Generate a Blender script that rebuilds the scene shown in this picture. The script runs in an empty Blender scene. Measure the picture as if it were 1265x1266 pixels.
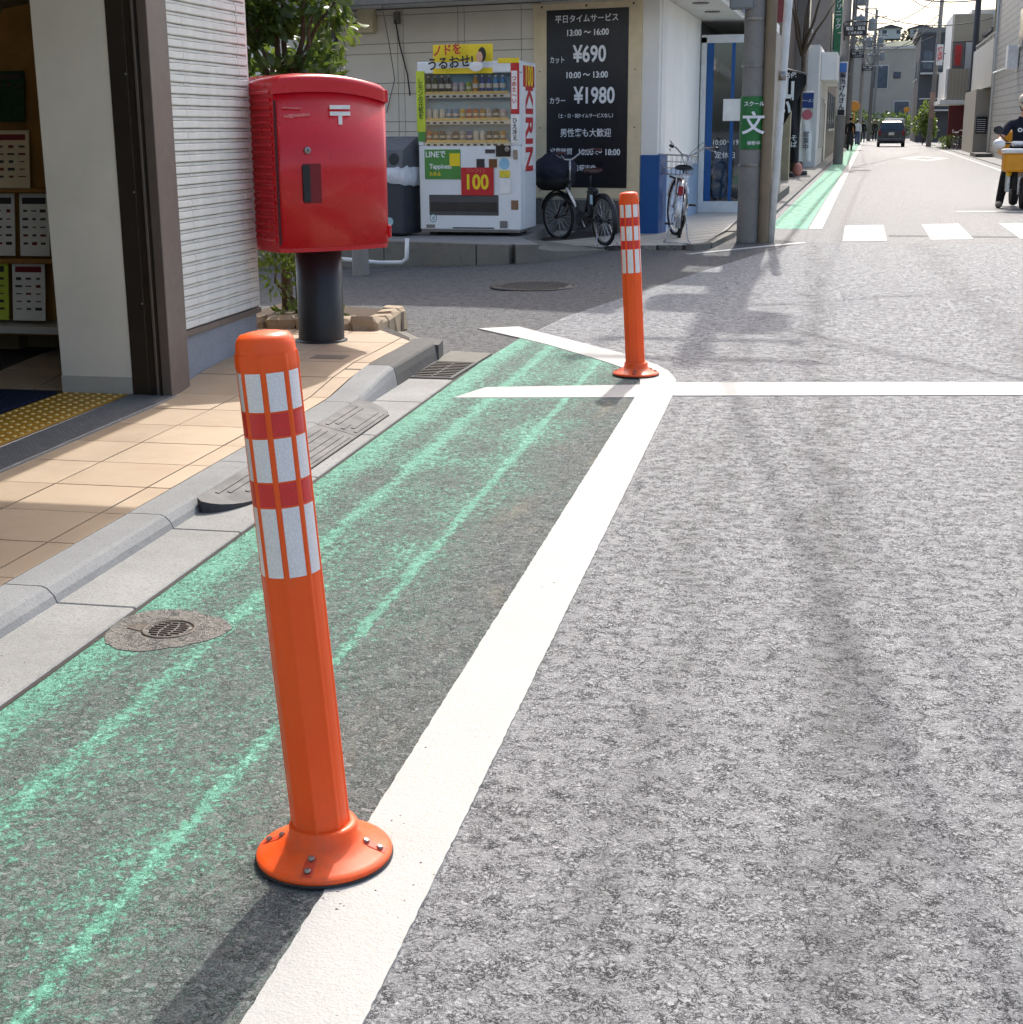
import bpy, bmesh, math, random
from mathutils import Vector, Matrix
random.seed(7)
R = math.radians
SC = bpy.context.scene
COL = SC.collection

# ---------------------------------------------------------------- camera
CAM_H = 1.3
def cam_basis(yaw, pitch, roll):
    cy, sy, cp, sp = math.cos(yaw), math.sin(yaw), math.cos(pitch), math.sin(pitch)
    fw = Vector((-sy*cp, cy*cp, -sp)); rt = Vector((cy, sy, 0)); up = rt.cross(fw)
    cr, sr = math.cos(roll), math.sin(roll)
    return cr*rt + sr*up, -sr*rt + cr*up, fw
_rt, _up, _fw = cam_basis(R(11.249), R(14.9345), R(-0.35))
cam = bpy.data.cameras.new('camera')
cam.sensor_fit = 'HORIZONTAL'; cam.sensor_width = 36; cam.lens = 36*1780/1265
cam.clip_start = 0.05; cam.clip_end = 2000
cam_o = bpy.data.objects.new('camera', cam); COL.objects.link(cam_o)
m = Matrix.Identity(4)
for i, v in enumerate((_rt, _up, -_fw)):
    m[0][i], m[1][i], m[2][i] = v
m[2][3] = CAM_H
cam_o.matrix_world = m
SC.camera = cam_o

# ---------------------------------------------------------------- sky, sun, exposure
SUN_EL = 48.0
w = bpy.data.worlds.new('World'); SC.world = w; w.use_nodes = True
wn = w.node_tree.nodes; wl = w.node_tree.links
sky = wn.new('ShaderNodeTexSky'); sky.sky_type = 'NISHITA'; sky.sun_disc = False
sky.sun_elevation = R(SUN_EL); sky.sun_rotation = R(0); sky.air_density = 0.9; sky.dust_density = 4.0; sky.ozone_density = 0.4
bg = wn['Background']; bg.inputs['Strength'].default_value = 0.15
wl.new(sky.outputs[0], bg.inputs['Color'])
sun = bpy.data.lights.new('sun', 'SUN'); sun.energy = 2.0; sun.angle = R(0.55); sun.color = (1, .965, .91)
sun_o = bpy.data.objects.new('sun', sun); COL.objects.link(sun_o)
sun_o.rotation_euler = (-R(90-SUN_EL), 0, R(0)); sun_o.location = (0, 20, 30)
SC.view_settings.view_transform = 'Standard'; SC.view_settings.look = 'None'
SC.view_settings.exposure = 1.0; SC.view_settings.gamma = 1
SC.view_settings.use_curve_mapping = False

# ---------------------------------------------------------------- materials
def lin(c):
    return tuple(((v/255)/12.92 if v/255 <= .04045 else ((v/255+.055)/1.055)**2.4) for v in c)
class NT:
    """small node helper around one material"""
    def __init__(s, name):
        s.m = bpy.data.materials.new(name); s.m.use_nodes = True
        s.t = s.m.node_tree; s.n = s.t.nodes; s.b = s.n['Principled BSDF']
        s.co = s.n.new('ShaderNodeTexCoord').outputs['Object']
    def new(s, typ, ins=None, **props):
        n = s.n.new(typ)
        for k, v in props.items(): setattr(n, k, v)
        for k, v in (ins or {}).items(): s.set(n.inputs[k], v)
        return n
    def set(s, sock, v):
        if isinstance(v, bpy.types.NodeSocket): s.t.links.new(v, sock)
        else:
            if hasattr(sock.default_value, '__len__') and hasattr(v, '__len__') and len(v) == 3 and len(sock.default_value) == 4: v = (*v, 1)
            sock.default_value = v
    def noise(s, scale, detail=4, rough=.55, vec=None, dist=0):
        return s.new('ShaderNodeTexNoise', {'Vector': vec or s.co, 'Scale': scale, 'Detail': detail, 'Roughness': rough, 'Distortion': dist}).outputs[0]
    def voro(s, scale, feature='F1', vec=None, out='Distance'):
        return s.new('ShaderNodeTexVoronoi', {'Vector': vec or s.co, 'Scale': scale}, feature=feature).outputs[out]
    def ramp(s, fac, *stops, interp='LINEAR'):
        n = s.new('ShaderNodeValToRGB', {'Fac': fac}); e = n.color_ramp.elements; n.color_ramp.interpolation = interp
        while len(e) < len(stops): e.new(.5)
        for el, (p, c) in zip(e, stops):
            el.position = p; el.color = (c, c, c, 1) if not hasattr(c, '__len__') else (*c, 1)
        return n.outputs[0]
    def mr(s, v, a, b, c=0., d=1., clamp=True, smooth=False):
        return s.new('ShaderNodeMapRange', {'Value': v, 'From Min': a, 'From Max': b, 'To Min': c, 'To Max': d}, clamp=clamp, interpolation_type='SMOOTHSTEP' if smooth else 'LINEAR').outputs[0]
    def math(s, op, a, b=0., c=0.):
        n = s.new('ShaderNodeMath', operation=op); s.set(n.inputs[0], a); s.set(n.inputs[1], b)
        if op == 'MULTIPLY_ADD': s.set(n.inputs[2], c)
        return n.outputs[0]
    def mix(s, fac, a, b, mode='MIX'):
        n = s.new('ShaderNodeMix', data_type='RGBA', blend_type=mode)
        s.set(n.inputs[0], fac); s.set(n.inputs[6], a); s.set(n.inputs[7], b)
        return n.outputs[2]
    def mapped(s, scale=(1, 1, 1), loc=(0, 0, 0), rot=(0, 0, 0)):
        return s.new('ShaderNodeMapping', {'Vector': s.co, 'Scale': scale, 'Location': loc, 'Rotation': rot}).outputs[0]
    def xyz(s):
        return s.new('ShaderNodeSeparateXYZ', {'Vector': s.co}).outputs
    def bump(s, h, strength=.5, dist=.01, normal=None):
        i = {'Height': h, 'Strength': strength, 'Distance': dist}
        if normal: i['Normal'] = normal
        return s.new('ShaderNodeBump', i).outputs[0]
    def out(s, color=None, rough=None, normal=None, metal=None, spec=None, **kw):
        for k, v in (('Base Color', color), ('Roughness', rough), ('Normal', normal), ('Metallic', metal), ('Specular IOR Level', spec)):
            if v is not None: s.set(s.b.inputs[k], v)
        for k, v in kw.items(): s.set(s.b.inputs[k.replace('_', ' ')], v)
        return s.m
MATS = {}
def pm(name, rgb, rough=.5, var=.12, scale=6, bump=0., bscale=80, metal=0, spec=.5, dirt=0., srgb=True, **kw):
    """plain surface with grain, slight colour drift, optional dirt and fine relief"""
    if name in MATS: return MATS[name]
    t = NT(name); c = lin(rgb) if srgb else rgb
    n = t.noise(scale, 5, .6)
    col = t.mix(t.mr(n, .3, .7), tuple(v*(1-var) for v in c), tuple(min(1, v*(1+var)) for v in c))
    if dirt:
        d = t.mr(t.noise(scale*.6, 6, .7, dist=.4), .5, .75, 0, dirt)
        col = t.mix(d, col, tuple(v*.35+.01 for v in c))
    nm = None
    if bump: nm = t.bump(t.noise(bscale, 4, .6), bump, .004)
    r = t.mr(t.noise(scale*2.3, 3), .3, .7, max(.02, rough-.08), min(1, rough+.08))
    MATS[name] = t.out(col, r, nm, metal, spec, **kw)
    return MATS[name]

# ---------------------------------------------------------------- mesh helpers
class MB:
    """collects shapes, build() links them as one mesh object"""
    def __init__(s, mats=None): s.v = []; s.f = []; s.mi = []; s.cur = 0; s.sm = []; s.smooth = False
    def add(s, vs, fs, M=None):
        o = len(s.v)
        s.v += [tuple(M @ Vector(v)) if M else tuple(v) for v in vs]
        for f in fs: s.f.append(tuple(i+o for i in f)); s.mi.append(s.cur); s.sm.append(s.smooth)
        return s
    def box(s, c, d, bev=0., rot=None):
        x, y, z = (q/2 for q in d)
        M = Matrix.Translation(c) @ (rot if rot is not None else Matrix.Identity(4))
        if bev <= 0:
            vs = [(i*x, j*y, k*z) for i in (-1, 1) for j in (-1, 1) for k in (-1, 1)]
            return s.add(vs, [(0,1,3,2), (4,6,7,5), (0,4,5,1), (2,3,7,6), (0,2,6,4), (1,5,7,3)], M)
        b = min(bev, x*.95, y*.95, z*.95)
        vs, idx = [], {}
        for i in (-1, 1):
            for j in (-1, 1):
                for k in (-1, 1):
                    for a in range(3):
                        p = [i*(x-b), j*(y-b), k*(z-b)]; p[a] = (i*x, j*y, k*z)[a]
                        idx[i, j, k, a] = len(vs); vs.append(p)
        fs = []
        q = [(-1, -1), (1, -1), (1, 1), (-1, 1)]
        def mk(a, sg, u, v):
            k = [0, 0, 0]; k[a] = sg; k[(a+1) % 3] = u; k[(a+2) % 3] = v; return tuple(k)
        for a in range(3):
            for sg in (-1, 1):
                r = [idx[(*mk(a, sg, u, v), a)] for u, v in q]
                fs.append(r if sg > 0 else r[::-1])
            a1, a2 = (a+1) % 3, (a+2) % 3
            for u in (-1, 1):
                for v in (-1, 1):
                    k0 = [0, 0, 0]; k1 = [0, 0, 0]
                    k0[a] = -1; k1[a] = 1; k0[a1] = k1[a1] = u; k0[a2] = k1[a2] = v
                    r = [idx[(*k0, a1)], idx[(*k1, a1)], idx[(*k1, a2)], idx[(*k0, a2)]]
                    fs.append(r if u*v > 0 else r[::-1])
        for i in (-1, 1):
            for j in (-1, 1):
                for k in (-1, 1):
                    r = [idx[i, j, k, 0], idx[i, j, k, 1], idx[i, j, k, 2]]
                    fs.append(r if i*j*k > 0 else r[::-1])
        return s.add(vs, fs, M)
    def bx(s, x0, x1, y0, y1, z0, z1, bev=0.):
        return s.box(((x0+x1)/2, (y0+y1)/2, (z0+z1)/2), (abs(x1-x0), abs(y1-y0), abs(z1-z0)), bev)
    def prism(s, poly, z0, z1):
        """poly counter-clockwise; z0/z1 numbers or functions of (x, y)"""
        n = len(poly); g = lambda z, p: z(*p) if callable(z) else z
        vs = [(x, y, g(z0, (x, y))) for x, y in poly] + [(x, y, g(z1, (x, y))) for x, y in poly]
        fs = [tuple(range(n))[::-1], tuple(range(n, 2*n))] + [(i, (i+1) % n, n+(i+1) % n, n+i) for i in range(n)]
        return s.add(vs, fs)
    def extr(s, prof, axis, a, b, M=None):
        """profile of 2-D points extruded along an axis ('x': points are (y,z); 'y': (x,z))"""
        n = len(prof)
        mk = (lambda p, t: (t, p[0], p[1])) if axis == 'x' else ((lambda p, t: (p[0], t, p[1])) if axis == 'y' else (lambda p, t: (p[0], p[1], t)))
        vs = [mk(p, a) for p in prof] + [mk(p, b) for p in prof]
        fs = [tuple(range(n)), tuple(range(n, 2*n))[::-1]] + [(n+i, n+(i+1) % n, (i+1) % n, i) for i in range(n)]
        return s.add(vs, fs, M)
    def tube(s, pts, r, seg=8, closed=False, caps=True):
        pts = [Vector(p) for p in pts]; n = len(pts); rr = r if hasattr(r, '__len__') else [r]*n
        rings = []; prev = None
        for i, p in enumerate(pts):
            a = pts[(i-1) % n] if (i or closed) else p; b = pts[(i+1) % n] if (i < n-1 or closed) else p
            t = (b-a).normalized()
            if prev is None:
                u = t.orthogonal().normalized()
            else:
                u = (prev - t*prev.dot(t))
                u = u.normalized() if u.length > 1e-6 else t.orthogonal().normalized()
            prev = u; v = t.cross(u)
            rings.append([p + (u*math.cos(k*2*math.pi/seg) + v*math.sin(k*2*math.pi/seg))*rr[i] for k in range(seg)])
        vs = [q for rg in rings for q in rg]; fs = []
        for i in range(n if closed else n-1):
            j = (i+1) % n
            for k in range(seg):
                l = (k+1) % seg
                fs.append((i*seg+k, i*seg+l, j*seg+l, j*seg+k))
        if caps and not closed:
            fs += [tuple(range(seg))[::-1], tuple(range((n-1)*seg, n*seg))]
        old = s.smooth; s.smooth = True; s.add(vs, fs); s.smooth = old
        return s
    def lathe(s, prof, seg=24, M=None, caps=True, smooth=True):
        """prof: (radius, z) from bottom to top"""
        vs, fs = [], []
        for r, z in prof:
            for k in range(seg):
                a = 2*math.pi*k/seg; vs.append((r*math.cos(a), r*math.sin(a), z))
        for i in range(len(prof)-1):
            for k in range(seg):
                l = (k+1) % seg; fs.append((i*seg+k, i*seg+l, (i+1)*seg+l, (i+1)*seg+k))
        old = s.smooth; s.smooth = smooth; s.add(vs, fs, M); s.smooth = False
        if caps:
            n = len(prof)
            s.add([vs[k] for k in range(seg)], [tuple(range(seg))[::-1]], M)
            s.add([vs[(n-1)*seg+k] for k in range(seg)], [tuple(range(seg))], M)
        s.smooth = old
        return s
    def ball(s, c, r, u=12, v=8, M=None):
        rx, ry, rz = r if hasattr(r, '__len__') else (r, r, r)
        vs, fs = [], []
        for i in range(v+1):
            t = math.pi*i/v
            for k in range(u):
                a = 2*math.pi*k/u; vs.append((c[0]+rx*math.sin(t)*math.cos(a), c[1]+ry*math.sin(t)*math.sin(a), c[2]+rz*math.cos(t)))
        for i in range(v):
            for k in range(u):
                l = (k+1) % u; fs.append((i*u+k, (i+1)*u+k, (i+1)*u+l, i*u+l))
        old = s.smooth; s.smooth = True; s.add(vs, fs, M); s.smooth = old
        return s
    def quad(s, a, b, c, d): return s.add([a, b, c, d], [(0, 1, 2, 3)])
    def mesh(s, name, mats):
        me = bpy.data.meshes.new(name); me.from_pydata(s.v, [], s.f)
        for mt in (mats if isinstance(mats, (list, tuple)) else [mats]): me.materials.append(mt)
        me.polygons.foreach_set('material_index', s.mi); me.polygons.foreach_set('use_smooth', s.sm)
        me.validate(); me.update()
        return me
    def build(s, name, mats, parent=None, **kw):
        return link(name, s.mesh(name, mats), parent, **kw)
def link(name, me, parent=None, loc=None, rot=None, label=None, cat=None, group=None, kind=None):
    o = bpy.data.objects.new(name, me); COL.objects.link(o)
    if parent: o.parent = parent
    if loc: o.location = loc
    if rot: o.rotation_euler = rot
    return tag(o, label, cat, group, kind)
def tag(o, label=None, cat=None, group=None, kind=None):
    for k, v in (('label', label), ('category', cat), ('group', group), ('kind', kind)):
        if v: o[k] = v
    return o
def thing(name, label, cat, loc=(0, 0, 0), rz=0, group=None, rot=None):
    return link(name, None, None, loc, rot or (0, 0, rz), label, cat, group)
def struct(name, mb, mats, **kw): return mb.build(name, mats, kind='structure', **kw)
def copy_tree(o, parent=None):
    c = o.copy(); COL.objects.link(c); c.parent = parent
    for ch in list(o.children): copy_tree(ch, c)
    return c
def text(s, size, mat, parent, loc, rot=(R(90), 0, 0), name='lettering', ext=.0012, align='CENTER', bold=0., sx=1., space=1., line=1.):
    cu = bpy.data.curves.new('tmp', 'FONT'); cu.body = s; cu.size = size; cu.extrude = ext; cu.offset = bold*size
    cu.align_x = align; cu.align_y = 'CENTER'; cu.resolution_u = 3; cu.space_character = space; cu.space_line = line
    o = bpy.data.objects.new('tmp', cu); COL.objects.link(o)
    bpy.context.view_layer.update()
    me = bpy.data.meshes.new_from_object(o.evaluated_get(bpy.context.evaluated_depsgraph_get()))
    bpy.data.objects.remove(o); bpy.data.curves.remove(cu)
    me.materials.clear(); me.materials.append(mat); me.name = name
    r = link(name, me, parent, loc, rot); r.scale = (sx, 1, 1)
    return r
def skin(name, joints, edges, mat, parent=None, sub=2, root=0, **kw):
    """joints: list of (x, y, z, rx, ry); grows one continuous surface"""
    me = bpy.data.meshes.new(name); me.from_pydata([j[:3] for j in joints], edges, [])
    o = bpy.data.objects.new(name, me); COL.objects.link(o)
    md = o.modifiers.new('s', 'SKIN'); md.use_smooth_shade = True
    for i, j in enumerate(joints):
        sv = me.skin_vertices[0].data[i]; sv.radius = (j[3], j[4] if len(j) > 4 else j[3]); sv.use_root = (i == root)
    o.modifiers.new('d', 'SUBSURF').levels = sub
    bpy.context.view_layer.update()
    m2 = bpy.data.meshes.new_from_object(o.evaluated_get(bpy.context.evaluated_depsgraph_get()))
    bpy.data.objects.remove(o); bpy.data.meshes.remove(me)
    m2.name = name; m2.materials.clear(); m2.materials.append(mat)
    for p in m2.polygons: p.use_smooth = True
    return link(name, m2, parent, **kw)
def arc(cx, cy, r, a0, a1, n): return [(cx+r*math.cos(R(a0+(a1-a0)*i/n)), cy+r*math.sin(R(a0+(a1-a0)*i/n))) for i in range(n+1)]

# ---------------------------------------------------------------- ground materials
def stones(t, scale, lo=.40, hi=.66, wmax=.06):
    """worn aggregate: crooked open crevices that appear only where the surface has ravelled; returns crevice mask and height"""
    nz = t.noise(scale, 5, .72, dist=.35)
    r = t.math('ABSOLUTE', t.math('SUBTRACT', nz, .5))
    worn = t.noise(21, 5, .76, vec=t.mapped((1, 1.15, 1), (3, 7, 0)), dist=.5)
    wd = t.mr(worn, lo, hi, .0, wmax)
    joint = t.math('SUBTRACT', 1., t.mr(r, t.math('MULTIPLY', wd, .4), t.math('ADD', wd, .002)))
    h = t.math('SUBTRACT', t.math('MINIMUM', r, .12), t.math('MULTIPLY', joint, .16))
    return joint, h, worn, nz
def road_material(name, dark, light, tint=(1, 1, 1), wear=True, fine=1.0, lo=.43, hi=.70, wmax=.08, speck=.55):
    t = NT(name); X, Y, Z = t.xyz()
    joint, h, worn, nz = stones(t, 80*fine, lo, hi, wmax)
    n1 = t.noise(210*fine, 3, .75); n3 = t.noise(4.5, 5, .7, dist=.3)
    l = tuple(light*v for v in tint)
    col = t.mix(t.mr(n1, .36, .60), tuple(v*(1-speck) for v in l), l)
    col = t.mix(t.mr(n3, .36, .68, .0, .42), col, tuple(v*.55 for v in l))
    if wear:   # darker wandering streaks: first a painted cable shadow, the others tyre tracks
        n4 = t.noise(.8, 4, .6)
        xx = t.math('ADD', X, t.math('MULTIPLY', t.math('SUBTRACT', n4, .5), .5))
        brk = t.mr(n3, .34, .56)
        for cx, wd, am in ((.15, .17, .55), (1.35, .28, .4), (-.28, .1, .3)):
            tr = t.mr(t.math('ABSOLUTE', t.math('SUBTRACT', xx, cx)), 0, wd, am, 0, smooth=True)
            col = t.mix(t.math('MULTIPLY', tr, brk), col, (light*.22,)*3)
    col = t.mix(t.math('MULTIPLY', joint, .93), col, (dark, dark, dark*1.02))
    hh = t.math('ADD', h, t.math('MULTIPLY', n1, .14))
    hh = t.math('ADD', hh, t.math('MULTIPLY', worn, .12))
    return t.out(col, t.mr(joint, 0, 1, .62, .95), t.bump(hh, .9, .016), spec=.4)
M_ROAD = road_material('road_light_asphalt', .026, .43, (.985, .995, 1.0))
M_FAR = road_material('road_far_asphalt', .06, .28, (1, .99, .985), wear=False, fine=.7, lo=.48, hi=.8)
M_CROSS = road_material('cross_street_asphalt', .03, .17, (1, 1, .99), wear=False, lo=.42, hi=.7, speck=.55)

def green_material():
    t = NT('worn_green_paint'); X, Y, Z = t.xyz()
    joint, hs, worn, n2 = stones(t, 64, .42, .70, .06)
    n1 = t.noise(200, 3, .75)
    fac = t.mr(t.math('ADD', t.math('MULTIPLY', n1, .7), t.math('MULTIPLY', n2, .4)), .42, .68)
    col = t.mix(fac, (.052, .054, .052), (.285, .29, .28))
    col = t.mix(t.math('MULTIPLY', joint, .85), col, (.02, .02, .02))
    # how much paint is left, by distance across the lane: along the gutter and two ridges it has survived
    drift = t.noise(1.6, 4, .65)
    wob = t.math('ADD', X, t.math('MULTIPLY', t.math('SUBTRACT', drift, .5), .045))
    keep = t.mr(wob, -1.75, -1.56, .16, .0, smooth=True)
    for cx, wd, am in ((-1.475, .05, .10), (-1.105, .03, .12), (-1.43, .2, .05), (-1.15, .16, .04)):
        dd = t.math('ABSOLUTE', t.math('SUBTRACT', wob, cx))
        keep = t.math('ADD', keep, t.mr(dd, 0, wd, am, 0, smooth=True))
    keep = t.math('ADD', keep, t.mr(drift, .3, .72, -.03, .10))
    keep = t.math('ADD', keep, t.mr(Y, 3.0, 8.5, -.01, .045))
    keep = t.math('ADD', keep, t.mr(X, -1.02, -.86, 0, -.10))
    flake = t.math('ADD', t.noise(62, 6, .84, vec=t.mapped((1, .8, 1), (1.7, .3, 0)), dist=.4), keep)
    mask = t.mr(flake, .605, .625)
    thin = t.mr(flake, .43, .61, .05, .48)
    gcol = t.mix(t.mr(n2, .35, .65), (.14, .41, .275), (.21, .53, .38))
    col = t.mix(thin, col, (.13, .25, .19))
    mask = t.math('MULTIPLY', mask, t.mr(joint, .3, .9, 1, .25))
    col = t.mix(mask, col, gcol)
    dust = t.math('MULTIPLY', t.mr(t.noise(2.5, 4, .65, vec=t.mapped((2.2, .6, 1), (5, 1, 0))), .54, .70), t.mr(X, -1.12, -.88))
    col = t.mix(t.math('MULTIPLY', dust, .45), col, (.30, .25, .17))
    h = t.math('ADD', t.math('ADD', hs, t.math('MULTIPLY', n1, .16)), t.math('MULTIPLY', mask, .04))
    return t.out(col, t.mr(mask, 0, 1, .85, .62), t.bump(h, .9, .015), spec=.35)
M_GREEN = green_material()
def green_far_material():
    t = NT('far_green_paint'); X, Y, Z = t.xyz()
    fl = t.noise(9, 6, .7, vec=t.mapped((1, .35, 1)))
    col = t.mix(t.mr(fl, .42, .6, .95, .4), (.16, .17, .165), (.19, .52, .34))
    return t.out(col, .75, t.bump(t.noise(60, 4), .4, .006), spec=.35)
M_GREENFAR = green_far_material()
def paint_material(name, base=(.455, .445, .415), wear=.0):
    t = NT(name)
    col = t.mix(t.mr(t.noise(3.5, 5, .6), .35, .7), tuple(v*.93 for v in base), base)
    col = t.mix(t.mr(t.noise(170, 3, .6), .3, .55, .28, 0), col, tuple(v*.72 for v in base))
    speck = t.mr(t.noise(45, 4, .8, dist=.5), .685, .71)
    col = t.mix(t.math('MULTIPLY', speck, .85), col, (.16, .155, .15))
    stain = t.mr(t.noise(1.3, 4, .6, vec=t.mapped((1, 1, 1), (2, 9, 0))), .52, .76, 0, .42)
    col = t.mix(stain, col, (.33, .315, .28))
    if wear: col = t.mix(t.mr(t.noise(30, 6, .75), .58, .66, 0, wear), col, (.2, .2, .2))
    h = t.math('ADD', t.noise(180, 3, .6), t.math('MULTIPLY', t.noise(40, 4, .6), .8))
    return t.out(col, .62, t.bump(h, .45, .006), spec=.4)
M_LINE = paint_material('thermoplastic_white'); M_LINEWORN = paint_material('white_worn', wear=.6)
def concrete_material(name, base, dark=.5, scale=1.0, rough=.8, dirt=.35):
    t = NT(name); b = base
    col = t.mix(t.mr(t.noise(2.3*scale, 6, .65), .3, .7), tuple(v*.82 for v in b), tuple(v*1.1 for v in b))
    col = t.mix(t.mr(t.noise(120*scale, 4, .7), .36, .5, .5, 0), col, tuple(v*dark for v in b))
    col = t.mix(t.mr(t.noise(7*scale, 7, .75, dist=.8), .55, .72, 0, dirt), col, tuple(v*.42 for v in b))
    h = t.math('ADD', t.noise(140*scale, 4, .65), t.math('MULTIPLY', t.noise(25*scale, 5, .6), .6))
    return t.out(col, rough, t.bump(h, .4, .006), spec=.35)
M_CONC = concrete_material('gutter_concrete', (.32, .317, .30)); M_KERB = concrete_material('kerb_concrete', (.285, .288, .283))
M_KERBDARK = concrete_material('kerb_dark', (.12, .116, .108), dirt=.5); M_MOSSY = concrete_material('mossy_concrete', (.20, .19, .16), dirt=.8)
M_POLE = concrete_material('pole_concrete', (.26, .245, .225), rough=.75); M_JOINT = pm('joint_dark', (62, 56, 50), .9)

# ---------------------------------------------------------------- ground, roads
def sst(a, b, x):
    t = max(0, min(1, (x-a)/(b-a))); return t*t*(3-2*t)
def zg(x, y):     # the side street falls away to the left
    return -.055*max(0, -2.35-x)*sst(9.2, 12, y)*(1-sst(7, 40, -x)) - .0
xs = [-700, -200, -60, -30, -18, -12] + [-9+.45*i for i in range(16)] + [-2.0, 0, 3, 8, 20, 60, 200, 700]
ys = [-300, -60, -20, -4, 4] + [8.2+.4*i for i in range(26)] + [20, 24, 30, 45, 80, 160, 300, 600, 1200]
g = MB()
g.add([(x, y, zg(x, y)) for y in ys for x in xs],
      [(j*len(xs)+i, j*len(xs)+i+1, (j+1)*len(xs)+i+1, (j+1)*len(xs)+i) for j in range(len(ys)-1) for i in range(len(xs)-1)])
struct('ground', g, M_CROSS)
FA = R(2.4)
def F(s, d, z=None):      # along / across the far stretch of the road
    x, y = .1 + s*math.sin(FA) + d*math.cos(FA), 19.5 + s*math.cos(FA) - d*math.sin(FA)
    return (x, y) if z is None else (x, y, z)
def sheet(poly, z):
    n = len(poly); return MB().add([(x, y, z) for x, y in poly], [tuple(range(n))])
joint = [(-1.77, -6), (-1.77, 7.95), (-1.73, 8.95), (-1.61, 10.12), (-1.27, 11.74), (-.87, 13.65), (-.42, 15.6), (.02, 17.2)]
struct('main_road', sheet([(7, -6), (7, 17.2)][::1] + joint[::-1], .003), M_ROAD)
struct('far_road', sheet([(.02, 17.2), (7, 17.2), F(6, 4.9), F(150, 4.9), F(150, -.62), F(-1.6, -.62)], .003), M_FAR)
lane = [(-1.765, -6), (-.76, -6), (-.76, 7.3), (-.86, 7.85), (-1.0, 8.15), (-1.72, 9.08), (-1.765, 7.95)]
struct('cycle_lane', sheet(lane, .005), M_GREEN)
struct('far_cycle_lane', sheet([F(-.05, -.52), F(-.05, -.02), F(150, -.02), F(150, -.52)], .005), M_GREENFAR)
# white markings, a few millimetres thick
outer = [(-.59, 7.0), (-.592, 7.3), (-.615, 7.58), (-.67, 7.82), (-.76, 8.05), (-.90, 8.29), (-1.05, 8.51), (-1.4, 8.96), (-1.62, 9.24), (-1.84, 9.53)]
inner = [(-.77, 7.0), (-.775, 7.3), (-.80, 7.53), (-.85, 7.72), (-.93, 7.9), (-1.03, 8.07), (-1.17, 8.27), (-1.5, 8.73), (-1.75, 9.02), (-2.09, 9.39)]
L = MB()
def wob(a, b, n, s):
    r = random.Random(s); return [(a[0]+(b[0]-a[0])*i/n + (r.uniform(-.0014, .0014) if 0 < i < n else 0), a[1]+(b[1]-a[1])*i/n) for i in range(n+1)]
rgt = wob((-.59, -6), (-.59, 6.98), 800, 3) + outer[0:]; lft = wob((-.77, -6), (-.77, 6.98), 800, 5) + inner[0:]
for i in range(len(rgt)-1):
    L.prism([rgt[i], rgt[i+1], lft[i+1], lft[i]][::1], .002, .0078)
L.v = L.v
struct('edge_line', L, M_LINE)
S = MB(); S.prism([(-1.66, 6.87), (-.765, 7.03), (-.765, 7.40), (-1.56, 7.19)], .002, .0072)
S.prism([(-.598, 7.10), (3.6, 7.83), (3.6, 8.20), (-.61, 7.49)], .002, .0072)
struct('stop_line', S, M_LINE)
C = MB()
for x0, x1, y0 in ((.48, .99, 17.38), (1.50, 2.0, 17.75), (2.54, 3.06, 18.05), (3.6, 4.12, 18.3)):
    C.prism([(x0, y0), (x1, y0+.12), (x1+.10, y0+3.0), (x0+.1, y0+2.8)], .002, .0070)
struct('crosswalk', C, M_LINEWORN)
A = MB(); A.prism([(-1.19, 15.45), (-1.13, 15.4), (.06, 17.08), (.06, 17.22), (.0, 17.22)], .002, .0070)
struct('corner_line', A, M_LINEWORN)
A = MB(); A.prism([F(.0, 0.0), F(.0, .17), F(150, .17), F(150, 0)], .002, .0070); struct('far_edge_line', A, M_LINE)
A = MB(); A.prism([F(20, 4.45), F(20, 4.57), F(150, 4.57), F(150, 4.45)], .002, .0070); struct('far_right_line', A, M_LINEWORN)
A = MB(); A.prism([(2.33, 23.5), (4.4, 23.85), (4.4, 24.2), (2.38, 23.85)], .002, .0070); struct('far_stop_line', A, M_LINEWORN)
A = MB()
dm = [F(38.5, 2.9), F(43, 3.9), F(47.5, 2.9), F(43, 1.9)]; di = [F(40.3, 2.9), F(43, 3.4), F(45.7, 2.9), F(43, 2.4)]
for i in range(4): A.prism([dm[i], dm[(i+1) % 4], di[(i+1) % 4], di[i]], .002, .0070)
struct('diamond_marking', A, M_LINEWORN)
# shallow patches in the far road
P_ = MB(); P_.prism([F(-1.2, 1.0), F(-1.2, 2.9), F(-.95, 2.9), F(-.95, 1.0)], .002, .0045); struct('road_patch', P_, M_CROSS)

# ---------------------------------------------------------------- gutter, kerb, tiled pavement
def zp(y): return .055 + .06*sst(6.35, 7.15, y)
gut = thing('gutter', None, None); del_keys = tag(gut, kind='structure')
gb = sheet([(-2.2, -6), (-1.767, -6), (-1.767, 8.0), (-2.2, 8.0)], .0052).build('gutter_bed', M_JOINT, gut)
jy = [-6 + .785*i for i in range(13)] + [4.33]
jy = [3.54-.785*i for i in range(12, 0, -1)] + [3.54, 4.33, 5.12, 5.91, 6.7, 7.36]
for a, b in zip(jy, jy[1:]):
    MB().bx(-2.03, -1.778, a+.003, b-.003, -.05, .012, .004).build('gutter_slab', M_CONC, gut)
MB().prism([(-2.03, 7.95), (-1.775, 7.93), (-1.76, 8.28), (-2.02, 8.35)], -.05, .014).build('gutter_slab', M_MOSSY, gut)
kerb = tag(thing('kerb', None, None), kind='structure')
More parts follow.
